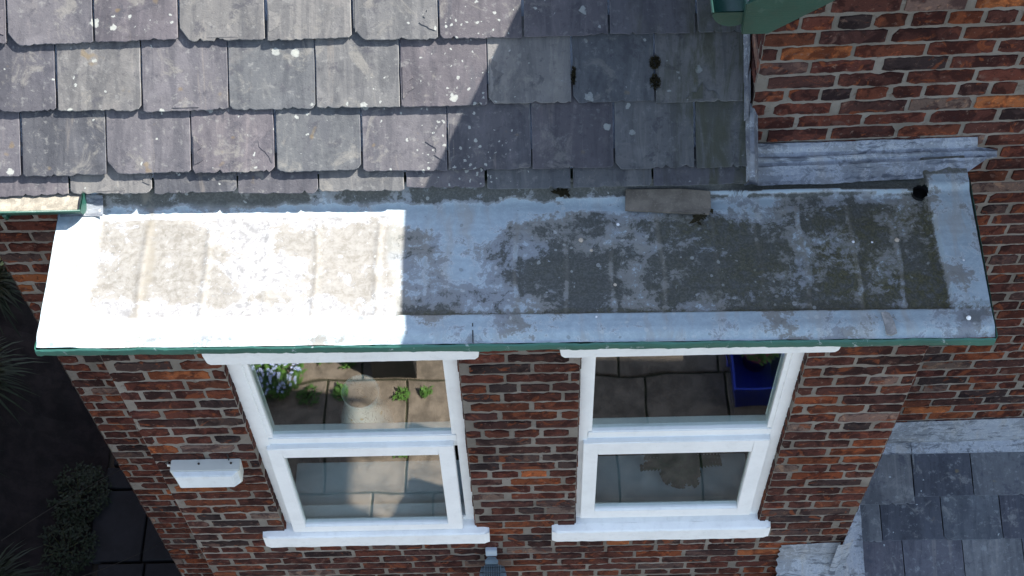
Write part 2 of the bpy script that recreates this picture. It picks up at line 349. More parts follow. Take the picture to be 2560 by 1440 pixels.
BX0, BX1 = -1.53, 1.415                      # bay corners
W1 = (-1.112, -.262, 3.55, 5.06); W2 = (.178, .995, 3.56, 5.06)
mb = MB(); wall_bricks(mb, (0, 0, 0), (1, 0, 0), (0, -1, 0), [(BX0, BX1, 0, 5.385)], [W1, W2], z0=.012, H=.0733, J=.0155)
part(mb, 'bay_wall', [M_BRICK, M_MORTAR])
mb = MB()
for (x, n, z1, z2, y1) in ((W1[0], 1, W1[2], W1[3], .10), (W1[1], -1, W1[2], W1[3], .10), (W2[0], 1, W2[2], W2[3], .10), (W2[1], -1, W2[2], W2[3], .10), (BX0, -1, 0, 5.385, .6), (BX1, 1, 0, 5.385, .62)):
    wall_bricks(mb, (x, .0, 0), (0, 1, 0), (n, 0, 0), [(0.0, y1, z1, z2)], z0=.012, H=.0733, J=.0155, phase=.1, hdr=2)
part(mb, 'bay_side_wall', [M_BRICK, M_MORTAR])
LX0 = -2.085
mb = MB(); wall_bricks(mb, (0, .60, 0), (1, -.012, 0), (-.012, -1, 0), [(LX0, BX0 + .01, 0, 5.47)], z0=.01, H=.0725, J=.014, phase=.07)
wall_bricks(mb, (LX0, .62, 0), (0, 1, 0), (-1, 0, 0), [(0, 2.2, 0, 5.5)], z0=.01, H=.0725, J=.014)
part(mb, 'left_wall', [M_BRICK, M_MORTAR])
GU = Vector((1, .018, 0)).normalized(); GN = Vector((.018, -1, 0)).normalized()
def rake_z(x): return 6.47 + (min(x, 5.2 - x) - .62) * .75
mb = MB()
wall_bricks(mb, (.777, .60, 0), GU, GN, [(0, 3.7, 0, 8.0)], z0=.045, H=.0706, J=.011, phase=.05, ragged=.75,
            lim=lambda z, a, b: (max(a, (z - 6.40) / .75 - .12, .66 if z < 5.42 else 0), min(b, 3.65 - max(0, (z - 6.40) / .75 - .12))))
wall_bricks(mb, (.777, .60, 0), (0, 1, 0), (-1, 0, 0), [(0, 2.4, 5.3, 6.55)], z0=.045, H=.0706, J=.013, phase=.03)
part(mb, 'gable_wall', [M_BRICK, M_MORTAR])

# ------------------------------------------------------------------ slates
TP = math.tan(R(38)); CP, SP = math.cos(R(38)), math.sin(R(38))
def slate_mesh(mb, F, u0, u1, v0, v1, thick, lift, rnd, tone, chip=1.0):
    """F(u,v,n) -> point. v0 = lower (tail) edge."""
    n = 30; sd = rnd.uniform(0, 500); pts = []
    cl = rnd.choice([.002, .003, .005, .010, .034]) * chip; crr = rnd.choice([.002, .002, .004, .006, .014]) * chip
    tilt = rnd.uniform(-.007, .007) * chip; notch = [(rnd.uniform(u0, u1), rnd.uniform(.004, .016), rnd.uniform(.003, .011)) for _ in range(rnd.choice([1, 2, 3, 4]))]
    for i in range(n + 1):                                   # tail, left to right
        u = u0 + (u1 - u0) * i / n; w = mn.noise(Vector((u * 16, sd, 0))) * .0025 + mn.noise(Vector((u * 70, sd, 4))) * .0028 + mn.noise(Vector((u * 190, sd, 8))) * .002
        for (nu, nw, nd) in notch: w += max(0, 1 - abs(u - nu) / nw) * nd / max(chip, .3)
        dv = 0; a = (u - u0); b = (u1 - u)
        if a < cl: dv += (cl - a) * 1.3
        if b < crr: dv += (crr - b) * 1.2
        pts.append((u, v0 + w * chip + dv + tilt * (i / n - .5)))
    for i in range(1, 7): 
        v = v0 + .02 + (v1 - v0 - .02) * i / 6; pts.append((u1 + mn.noise(Vector((v * 40, sd, 9))) * .0028 * chip, v))
    for i in range(6, 0, -1):
        v = v0 + .02 + (v1 - v0 - .02) * i / 6; pts.append((u0 + mn.noise(Vector((v * 40, sd, 19))) * .0035 * chip, v))
    m = len(pts); hh = lambda v, e: lift * (1 - (v - v0) / (v1 - v0)) + e
    um = (u0 + u1) / 2; vm = (v0 + v1) / 2; col = (*tone, rnd.random())
    top = [F(u, v, hh(v, thick)) for u, v in pts]; top2 = [F(u + (.0015 if u < um else -.0015), v + (.002 if v < vm else -.0015), hh(v, thick + .001)) for u, v in pts]
    bot = [F(u, v, hh(v, 0)) for u, v in pts]
    uvs = [(u, v) for u, v in pts]
    mb.face(top2, col, uvs)
    dk = tuple(x * .35 for x in tone) + (col[3],)  # edge faces darkened to paint shadow gaps round the slates
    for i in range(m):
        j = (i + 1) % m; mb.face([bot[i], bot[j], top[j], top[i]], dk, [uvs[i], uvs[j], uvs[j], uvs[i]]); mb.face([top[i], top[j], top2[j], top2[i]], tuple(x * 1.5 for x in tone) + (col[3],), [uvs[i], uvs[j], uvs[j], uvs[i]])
    if chip > .5 and rnd.random() < .4:                       # a split layer standing on the slate: one ragged flake edge
        for _ in range(rnd.choice([1, 1, 2])):
            a = rnd.choice(['l', 'l', 'b', 'r']); q = []; k = 12; ex = rnd.uniform(.3, .85); dp = rnd.uniform(.012, .05)
            for i in range(k + 1):
                t = i / k; w = dp * (math.sin(math.pi * t) ** .6) * (1 + 1.1 * mn.noise(Vector((t * 5, sd, _ * 7 + 31)))) 
                if a == 'b': q.append((u0 + .006 + (u1 - u0 - .012) * (rnd.uniform(-.004, .004) + ex * t + (1 - ex) * .5), v0 + .011 + max(.003, w)))
                elif a == 'l': q.append((u0 + .006 + max(.003, w), v0 + .03 + (min(v1 - v0, .23) - .06) * (ex * t)))
                else: q.append((u1 - .006 - max(.003, w), v0 + .03 + (min(v1 - v0, .23) - .06) * (ex * t)))
            if a == 'b': base = [(q[-1][0], v0 + .011), (q[0][0], v0 + .011)]
            elif a == 'l': base = [(u0 + .006, q[-1][1]), (u0 + .006, q[0][1])]
            else: base = [(u1 - .006, q[-1][1]), (u1 - .006, q[0][1])]
            poly = q + base; e = rnd.uniform(.001, .0028)
            ptop = [F(u, v, hh(v, thick + .001 + e)) for u, v in poly]; pb = [F(u, v, hh(v, thick)) for u, v in poly]
            ar = sum(poly[i][0] * poly[(i + 1) % len(poly)][1] - poly[(i + 1) % len(poly)][0] * poly[i][1] for i in range(len(poly)))
            uu = list(poly); fz = rnd.uniform(.82, 1.15); col2 = tuple(x * fz for x in tone) + (rnd.random(),)
            if ar < 0: ptop.reverse(); pb.reverse(); uu.reverse()
            mb.face(ptop, col2, uu)
            for i in range(len(poly)):
                j = (i + 1) % len(poly); mb.face([pb[i], pb[j], ptop[j], ptop[i]], col2, [uu[i], uu[j], uu[j], uu[i]])
STONES = [(.078, .074, .082), (.090, .085, .091), (.064, .062, .069), (.098, .097, .096), (.086, .078, .084), (.108, .104, .100), (.074, .067, .073), (.078, .081, .084), (.126, .121, .115), (.056, .057, .063)]
EY, EZ = .430, 5.491
RN = (0, -SP, CP)
def FR(u, v, n): return Vector((u, EY + v * CP - n * SP, EZ + v * SP + n * CP - .012))
def roof_uv(px, py): p = hit(px, py, RN, (0, EY, EZ)); return p.x, (p.y - EY) / CP
rnd = random.Random(4)
mb = MB()
rows = [(487, 455, [-30, 175, 385, 595, 797, 1013, 1215, 1430, 1632, 1832]),
        (434, 412, [-150, 60, 272, 482, 692, 908, 1120, 1330, 1535, 1737]),
        (277, 244, [-70, 147, 360, 575, 792, 1003, 1220, 1430, 1638, 1850]),
        (106, 78, [-195, 22, 240, 450, 668, 884, 1097, 1308, 1522, 1740])]
vb = []
for (yl, yr, xs) in rows:
    a = roof_uv(60, yl); b = roof_uv(1840, yr); vb.append((a, b))
def vline(r, u):
    (ua, va), (ub, vb_) = r; return va + (vb_ - va) * (u - ua) / (ub - ua)
g_ = .235
for ri, (yl, yr, xs) in enumerate(rows):
    us = [roof_uv(x, yl + (yr - yl) * x / 1850)[0] for x in xs]
    while us[0] > -2.35: us.insert(0, us[0] - .295)
    us = [u for u in us if u < .70] + [.772]
    for i in range(len(us) - 1):
        if us[i] < -2.4: continue
        um = (us[i] + us[i + 1]) / 2; v0 = vline(vb[ri], um) + rnd.uniform(-.006, .006)
        if ri == 0: v0 = max(v0, -.02)
        v1 = (vline(vb[ri + 1], um) if ri < 3 else v0 + g_) + .07
        gp = rnd.uniform(.002, .0055)
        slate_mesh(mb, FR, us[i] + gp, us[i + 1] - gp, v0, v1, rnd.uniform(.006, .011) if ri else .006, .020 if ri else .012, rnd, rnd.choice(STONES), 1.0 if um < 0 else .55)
for ri in range(4, 12):
    v0 = vline(vb[3], -.5) + g_ * (ri - 3); u = -2.45 + (.15 if ri % 2 else 0)
    while u < .70:
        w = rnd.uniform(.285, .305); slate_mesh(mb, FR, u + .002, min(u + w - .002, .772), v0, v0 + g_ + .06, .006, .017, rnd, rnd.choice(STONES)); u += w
part(mb, 'main_roof', M_SLATE)
vt = vline(vb[3], -.5) + g_ * 9
mb = MB()                                                       # boarding under the slates, back slope, ridge and back wall
a, b = FR(-2.40, .06, -.012), FR(.775, .06, -.012); c, d = FR(.775, vt, -.012), FR(-2.40, vt, -.012)
mb.face([a, b, c, d]); mb.face([d, c, (.775, 2 * d.y - .5, EZ), (-2.40, 2 * d.y - .5, EZ)])
part(mb, 'roof_boarding', M_SLATE2)
mb = MB(); mb.tube([(-2.42, d.y, d.z + .02), (.77, d.y, d.z + .02)], .07, 10); part(mb, 'ridge', m_plain('ridge_clay', (.14, .07, .05)))
mb = MB(); mb.box(LX0 + .02, 4.4, 2 * d.y - .8, 2 * d.y - .6, 0, 5.5, mi=0); mb.box(4.3, 4.45, .85, 2 * d.y - .8, 0, 6.2); mb.box(6.1, 10, .25, 6, 0, 7.1); part(mb, 'rear_wall_and_shade_block', m_plain('plain_brick', (.15, .055, .035)))  # back walls, plus an unseen block on the right added to shade the patio

# ------------------------------------------------------------------ lead flat roof over the bay
def frontY(x): return -.150 + (x + 1.63) / 3.15 * (-.035)
def backY(x): return .468 + .134 * sst(.70, .78, x)
ridges = []
for px in (362, 520, 667, 790, 945, 1062, 1178, 1290, 1412, 1530, 1655, 1790, 1900, 2012, 2140, 2245): ridges.append((HZ(px, 650, 5.42).x, random.uniform(.0018, .0045), random.uniform(0, 50)))
def lead_h(x, y):
    fy = frontY(x); bi = fy + .108; 
    lb = -1.63 + .115; rb = 1.535 - .128 - (.02 if y > .3 else 0)
    ins = sst(bi - .004, bi + .010, y); side = sst(rb + .006, rb - .008, x); lft = sst(lb - .01, lb + .03, x)
    tray = ins * side
    h = -.017 * tray * (.35 + .65 * lft) + .007 * (1 - lft)
    if x < -.5: h += .008 * ins * (1 - sst(-1.0, -.5, x))
    for (rx, am, sd) in ridges:
        xx = x - rx - .012 * mn.noise(Vector((y * 4, sd, 0))); h += am * math.exp(-(xx / .011) ** 2) * tray * (1 - sst(.30, .37, y))
    h += .0035 * mn.noise(Vector((x * 3.2, y * 5, 1))) * tray + .0014 * mn.noise(Vector((x * 11, y * 14, 5)))
    h += .0012 * mn.noise(Vector((x * 1.5, y * 60, 8)))
    e = y - fy                                                   # roll over the front edge
    h -= .012 * (1 - sst(0, .035, e)); h += .004 * math.exp(-((e - .05) / .03) ** 2) * (1 - tray)
    k = sst(.372, .466, y)                                       # cove rising under the slates
    h += .058 * k * k * (1 - sst(.62, .82, x)) + .014 * sst(.40, .435, y) * sst(.62, .82, x)
    h += .009 * math.exp(-((y - .418 + .006 * math.sin(x * 5)) / .009) ** 2) * sst(.1, .5, x) * (1 - sst(1.34, 1.42, x))
    return h
def fbm(x, y, z, o=5):
    a = 1.0; t = 0
    for _ in range(o): t += a * mn.noise(Vector((x, y, z))); x *= 2.03; y *= 2.03; z += 7.7; a *= .55
    return t
def lead_ctl(x, y):
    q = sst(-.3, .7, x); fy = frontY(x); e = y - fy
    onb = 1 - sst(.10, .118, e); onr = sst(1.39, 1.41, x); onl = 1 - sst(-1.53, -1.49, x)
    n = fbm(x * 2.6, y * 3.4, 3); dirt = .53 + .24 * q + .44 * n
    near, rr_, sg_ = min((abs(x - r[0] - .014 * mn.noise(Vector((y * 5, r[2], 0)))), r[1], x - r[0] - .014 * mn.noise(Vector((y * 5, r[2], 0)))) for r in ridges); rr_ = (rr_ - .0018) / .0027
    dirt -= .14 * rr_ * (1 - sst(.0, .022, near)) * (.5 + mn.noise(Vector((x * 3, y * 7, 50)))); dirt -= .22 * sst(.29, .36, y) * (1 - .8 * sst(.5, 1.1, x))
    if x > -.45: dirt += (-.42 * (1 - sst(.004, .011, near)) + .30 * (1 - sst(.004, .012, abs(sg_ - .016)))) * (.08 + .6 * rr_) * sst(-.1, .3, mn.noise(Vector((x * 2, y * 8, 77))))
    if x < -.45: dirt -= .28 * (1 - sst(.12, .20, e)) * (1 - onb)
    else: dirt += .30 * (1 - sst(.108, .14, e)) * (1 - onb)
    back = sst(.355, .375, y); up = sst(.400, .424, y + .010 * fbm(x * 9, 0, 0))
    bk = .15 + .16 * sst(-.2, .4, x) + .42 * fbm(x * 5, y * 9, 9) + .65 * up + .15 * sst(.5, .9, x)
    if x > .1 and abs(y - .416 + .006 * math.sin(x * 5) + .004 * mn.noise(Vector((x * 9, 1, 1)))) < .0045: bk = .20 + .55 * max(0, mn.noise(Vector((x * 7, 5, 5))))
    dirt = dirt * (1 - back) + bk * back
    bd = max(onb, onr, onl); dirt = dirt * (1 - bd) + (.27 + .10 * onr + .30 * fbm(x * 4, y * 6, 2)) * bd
    allow = max(.05 + .95 * sst(-.50, -.40, x + .04 * n), up) * (1 - .55 * bd); allow = max(allow, .40 * bd, .45 * back)  # falls off left of the shadow edge, which picks the sunlit lead tones
    moss = sst(.2, 1.0, x + .5 * n) * (1 - bd) * (1 - .6 * back) * max(0, .6 + .8 * fbm(x * 3, y * 4, 12))
    d2 = math.hypot((x - 1.27) / .16, (y - .03) / .06); moss = max(moss, (1 - sst(.5, 1.3, d2)) * (1 - bd))
    if x > -.45 and .106 < e < .135: moss = max(moss, .9 * (1 - sst(.106, .135, e) * .6))
    if 1.36 < x < 1.42 and bd < .6 and y < .33: moss = max(moss, .95)
    if y > .47: moss = .5; dirt = .8
    dc = math.hypot((x - 1.46) / .06, (y + .10) / .05) + .9 * fbm(x * 18, y * 18, 4)
    if dc < 1.0: dirt = max(dirt, .75 * (1 - sst(.5, 1.0, dc))); allow = max(allow, .5)
    cr = max((1 - sst(.003, .010, near)) * (1 - back) * (1 - bd) * .7 * rr_, 0)
    x0 = HZ(362, 650, 5.42).x + .02 * math.sin(y * 9); cr = max(cr, (1 - sst(.008, .026, abs(x - x0))) * (1 - bd) * .9)
    return (max(0, min(1, dirt)), max(0, min(1, moss)), cr, allow)
NX, NYY = 620, 124
xs_ = [-1.638 + (1.545 + 1.638) * i / NX for i in range(NX + 1)]
vs = []; cols = []
for j in range(NYY + 1):
    t = j / NYY
    for x in xs_:
        xx = x
        if x > 1.3: xx += -.022 * (x - 1.3) / .245 * (1 - t) * 1.0 + .006 * t * (x - 1.3) / .245
        if x < -1.4: xx += -.008 * t * (-1.4 - x) / .24
        fy = frontY(xx) + .0022 * mn.noise(Vector((xx * 9, 3, 3))) + .001 * mn.noise(Vector((xx * 40, 3, 3))); y = fy + (backY(xx) - fy) * t
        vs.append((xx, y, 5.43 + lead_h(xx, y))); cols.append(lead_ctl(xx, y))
fs = []
OUT = (HZ(2300, 482, 5.42).x, HZ(2300, 482, 5.42).y)
for j in range(NYY):
    for i in range(NX):
        a = j * (NX + 1) + i; q = vs[a]
        if math.hypot(q[0] + .0025 - OUT[0], q[1] + .0025 - OUT[1]) < .0265: continue
        fs.append((a, a + 1, a + NX + 2, a + NX + 1))
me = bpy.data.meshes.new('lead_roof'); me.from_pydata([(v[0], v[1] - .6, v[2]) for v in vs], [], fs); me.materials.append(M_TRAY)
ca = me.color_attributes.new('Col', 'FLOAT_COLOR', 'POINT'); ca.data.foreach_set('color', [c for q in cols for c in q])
for p in me.polygons: p.use_smooth = True
lead = bpy.data.objects.new('lead_roof', me); link(lead, house)
# drip edge painted green (front and both sides), soffit, outlet
mb = MB(); n = 240; E = []
def edge_pt(t):                                                  # front edge left->right
    x = -1.644 + (1.524 + 1.644) * t; return x
for i in range(n + 1):
    x = edge_pt(i / n); y = frontY(x) - .003; E.append((x, y))
prof = [(-.001, .421), (-.006, .416), (-.008, .405), (-.007, .388), (.004, .380), (.03, .380)]
for i in range(n):
    for k in range(len(prof) - 1):
        q = []
        for (ii, kk) in ((i, k + 1), (i + 1, k + 1), (i + 1, k), (i, k)):
            w = .004 * mn.noise(Vector((E[ii][0] * 9, kk * .3, 0))) + .003 * mn.noise(Vector((E[ii][0] * 45, kk, 7))) + .006 * max(0, mn.noise(Vector((E[ii][0] * 2.3, 0, 2)))) * (kk > 2) * -1
            q.append((E[ii][0], E[ii][1] + prof[kk][0] + w * .6, 5 + prof[kk][1] + w))
        mb.face(q, smooth=True)
for sx, xf, xb in ((-1, -1.641, -1.651), (1, 1.527, 1.556)):
    for i in range(60):
        q = []
        for (ii, kk) in ((i, 0), (i + 1, 0), (i + 1, 1), (i, 1)):
            t = ii / 60; y = -.158 + (.44 + .158) * t if sx < 0 else -.19 + (.47 + .19) * t
            q.append((xf + (xb - xf) * t + sx * .002 * mn.noise(Vector((y * 20, 1, 1))), y, 5.432 - .05 * kk))
        mb.face(q if sx > 0 else q[::-1])
part(mb, 'drip_edge', M_GREENW, lead)
mb = MB(); mb.box(-1.63, 1.52, -.12, .59, 5.385, 5.40); part(mb, 'soffit', M_GREEN)
mb = MB(); mb.tube([(OUT[0], OUT[1], 5.425), (OUT[0], OUT[1], 5.30)], .030, 20, cap=False); mb.tube([(OUT[0], OUT[1], 5.404), (OUT[0], OUT[1], 5.402)], .032, 20)
part(mb, 'outlet', m_plain('outlet_dark', (.003, .003, .003)), lead)
# open lead joint and patch strip on the front border
def strip(pts, z, thick, mat, name, parent):
    mb = MB(); P = [HZ(px, py, z) for px, py in pts]; bot = [Vector((p.x, p.y, z - .004)) for p in P]; top = [Vector((p.x, p.y, z + thick)) for p in P]; m = len(P)
    if (P[1] - P[0]).cross(P[2] - P[1]).z < 0: bot.reverse(); top.reverse()
    mb.mesh(bot + top, [tuple(range(m, 2 * m))] + [(i, (i + 1) % m, m + (i + 1) % m, m + i) for i in range(m)]); return part(mb, name, mat, parent)
strip([(2204, 781), (2214, 779), (2224, 783), (2236, 806), (2243, 832), (2230, 838), (2217, 836), (2212, 812)], 5.436, .0015, m_plain('torn_tape', (.36, .35, .33), .7, .4, 30), 'repair_strip', lead)
strip([(1180, 808), (1183, 808), (1184, 856), (1181, 856)], 5.4335, .001, m_plain('joint_shadow_gap', (.04, .045, .05)), 'lead_joint', lead)
# roofing nail dome on the corner
mb = MB(); p = HZ(2422, 794, 5.437); mb.lathe([(.0001, 5.445), (.004, 5.444), (.007, 5.440), (.008, 5.434)], p.x, p.y, 14); part(mb, 'fixing_cap', M_WHITE, lead)

# ------------------------------------------------------------------ apron flashing under the gable wall, stepped flashing
def gy(x): return .60 + (x - .777) * .018
prof = [(-.004, 5.480), (-.008, 5.484), (-.020, 5.478), (-.034, 5.464), (-.046, 5.459), (-.052, 5.465), (-.058, 5.463), (-.066, 5.452), (-.078, 5.450), (-.083, 5.455), (-.090, 5.452), (-.110, 5.446), (-.132, 5.442), (-.150, 5.440)]
mb = MB(); n = 130
for i in range(n):
    for k in range(len(prof) - 1):
        q = []
        for (ii, kk) in ((i, k + 1), (i + 1, k + 1), (i + 1, k), (i, k)):
            t = ii / n; x1 = 1.60 if kk < 4 else (1.665 if kk < 9 else 1.655 - (kk - 9) * .034)
            x = .760 + (x1 - .760) * t; z = prof[kk][1] - .012 * t * (kk < 9)
            w = .0028 * mn.noise(Vector((x * 9, kk * .5, 0))) + .0015 * mn.noise(Vector((x * 40, kk, 0)))
            lift_ = .010 * (kk == len(prof) - 1) * max(0, mn.noise(Vector((x * 4, 0, 0)))) + (.012 * kk / 13 * math.exp(-((x - .78) / .03) ** 2))
            q.append((x, gy(x) + prof[kk][0] * (1 + .10 * math.sin(x * 2)) + w, z + w + lift_))
        mb.face(q, smooth=True)
part(mb, 'apron_flashing', M_LEAD)
mb = MB(); X = .772                                              # stepped flashing up the side of the gable wall
nst = 16
for i in range(nst):
    ya = .575 + i * .103; za = EZ + (ya - EY) * TP + .048; yb = ya + .110; zb = EZ + (yb - EY) * TP + .048; top = za + .085; o = .0015 * (i % 2)
    mb.face([(X - .007 - o, ya, za), (X - .007 - o, yb, zb), (X - .004, yb, zb + .045), (X - .008 - o, ya + .012, top)][::-1])
    mb.face([(X - .007 - o, ya, za), (X - .020, ya, za - .022), (X - .018, yb, zb - .022), (X - .007 - o, yb, zb)][::-1])
for i in range(3):
    ya = .412 + i * .066; yb = ya + .068; za = EZ + (ya - EY) * TP + .030; zb = EZ + (yb - EY) * TP + .030
    for (xa, ha), (xb, hb) in (((X + .03, -.02), (X + .012, .022)), ((X + .012, .022), (X - .002, .018)), ((X - .002, .018), (X - .014, -.010))):
        mb.face([(xa, ya, za + ha), (xb, ya, za + hb), (xb, yb, zb + hb), (xa, yb, zb + ha)], smooth=True)
mb.mesh([(X, .585, 5.44), (X - .03, .56, 5.44), (X - .045, .50, 5.452), (X + .02, .49, 5.452), (X - .012, .575, 5.60), (X + .02, .575, 5.53), (X - .05, .545, 5.60), (X - .055, .47, 5.50)],
        [(0, 1, 6, 4), (1, 2, 7, 6), (2, 3, 5, 7), (7, 5, 4, 6)], smooth=True)
part(mb, 'step_flashing', M_LEADD)

# ------------------------------------------------------------------ gable roof, bargeboard, gutters
def rz(x): return 6.53 + (x - .626) * .75
mb = MB(); AX = 2.60
for _q in (0,):
    a = [(.63, .268, rz(.63)), (AX, .268, rz(AX)), (AX, 3.4, rz(AX)), (.63, 3.4, rz(.63))]; b = [(AX * 2 - .63, .268, rz(.63)), (AX * 2 - .63, 3.4, rz(.63))]
    top = [Vector(p) + Vector((0, 0, .03)) for p in a]; tb = [Vector(p) + Vector((0, 0, .03)) for p in b]
    mb.face([top[0], top[1], top[2], top[3]]); mb.face([top[1], tb[0], tb[1], top[2]]); mb.face([a[3], a[2], a[1], a[0]]); mb.face([a[1], a[2], b[1], b[0]])
    mb.face([a[0], a[1], top[1], top[0]]); mb.face([a[1], b[0], tb[0], top[1]]); mb.face([a[3], a[0], top[0], top[3]])
mb.c = [(.10, .10, .11, .3)] * len(mb.c); part(mb, 'gable_roof', M_SLATE2)
mb = MB()
def prism(mb, poly, y0, y1):
    m = len(poly); v = [(x, y0, z) for x, z in poly] + [(x, y1, z) for x, z in poly]
    mb.mesh(v, [tuple(range(m)), tuple(reversed(range(m, 2 * m)))] + [((i + 1) % m, i, m + i, m + (i + 1) % m) for i in range(m)])
prism(mb, [(.626, 6.402), (.703, 6.402), (AX, rz(AX) - .185), (AX, rz(AX) - .002), (.626, rz(.626) - .002)], .262, .292)
prism(mb, [(AX, rz(AX) - .185), (AX * 2 - .703, 6.402), (AX * 2 - .626, 6.402), (AX * 2 - .626, rz(.626) - .002), (AX, rz(AX) - .002)], .262, .292)
mb.box(.640, .655, .292, 3.4, 6.40, 6.53); 
mb.face([(.655, .292, 6.42), (.655, 3.3, 6.42), (.775, 3.3, 6.46), (.775, .292, 6.46)][::-1]); mb.face([(.70, .292, 6.47), (AX, .292, rz(AX) - .10), (AX, .66, rz(AX) - .10), (.70, .60, 6.47)][::-1])
part(mb, 'bargeboard', M_GREEN, bevel=.003)
def gutter(mb, c, axis, r, a, b, cap_at=None, t=.003):
    """half round gutter; axis 'x' or 'y', c=(fixed coordinate, z)"""
    n = 14; vs = []; fs = []
    for s_, rr in ((a, r), (b, r), (a, r - t), (b, r - t)):
        for k in range(n + 1):
            th = math.pi * k / n; w, z = c[0] + rr * math.cos(th), c[1] - rr * math.sin(th); vs.append((s_, w, z) if axis == 'x' else (w, s_, z))
    N_ = n + 1
    for k in range(n):
        fs += [(k, k + 1, N_ + k + 1, N_ + k), (2 * N_ + k, 3 * N_ + k, 3 * N_ + k + 1, 2 * N_ + k + 1)]
    fs += [(0, N_, 3 * N_, 2 * N_), (n, 2 * N_ + n, 3 * N_ + n, N_ + n)]
    mb.mesh(vs, fs, smooth=True)
    if cap_at is not None:
        for off in (0, .005 if cap_at == a else -.005):
            p = [((cap_at + off), c[0] + (r + .001) * math.cos(math.pi * k / n), c[1] - (r + .001) * math.sin(math.pi * k / n)) if axis == 'x' else (c[0] + (r + .001) * math.cos(math.pi * k / n), cap_at + off, c[1] - (r + .001) * math.sin(math.pi * k / n)) for k in range(n + 1)]
            mb.face(p)
    for w in (-r, r):                                            # beads
        p = [(a, c[0] + w, c[1]), (b, c[0] + w, c[1])] if axis == 'x' else [(c[0] + w, a, c[1]), (c[0] + w, b, c[1])]
        mb.tube(p, .0045, 6)
mb = MB(); gutter(mb, (.594, 6.482), 'y', .056, .275, 3.3, .275); 
go = part(mb, 'gable_gutter', M_GREEN)
mb = MB(); gutter(mb, (.405, 5.506), 'x', .056, -2.5, -1.545, -1.545); mb.tube([(-1.815, .348, 5.496), (-1.815, .357, 5.461), (-1.815, .405, 5.441)], .008, 6)
go = part(mb, 'eaves_gutter', M_GREEN)
mb = MB(); sheet_ = [[(-2.49 + .94 * i / 60, .353 + .103 * k / 6, 5.488 + .004 * mn.noise(Vector((i * .8, k, 0))) + .004 * abs(k - 3) / 3) for k in range(7)] for i in range(61)]
for i in range(60):
    for k in range(6): mb.face([sheet_[i][k], sheet_[i + 1][k], sheet_[i + 1][k + 1], sheet_[i][k + 1]], smooth=True)
part(mb, 'gutter_silt', m_plain('dry_gutter_silt', (.24, .22, .18), .9, .4, 25), go)
mb = MB(); mb.box(-2.5, -1.55, .470, .488, 5.40, 5.51); part(mb, 'fascia', M_GREEN)
mb = MB()                                                        # lead dressed round the left end of the flat roof into the gutter
for i in range(20):
    for k in range(10):
        q = []
        for (ii, kk) in ((i, k), (i + 1, k), (i + 1, k + 1), (i, k + 1)):
            t = ii / 20; s_ = kk / 10; x = -1.648 + .16 * t; y0 = .372 + .0 * t; y1 = .435
            y = y0 + (y1 - y0) * s_; z = 5.438 + .006 * math.sin(math.pi * t) + (.040 * s_ ** 1.6) * (.25 + .75 * sst(0, .7, t)) + .003 * mn.noise(Vector((x * 18, y * 20, 0))); q.append((x, y, z))
        mb.face(q, smooth=True)
part(mb, 'corner_flashing', M_LEADD)

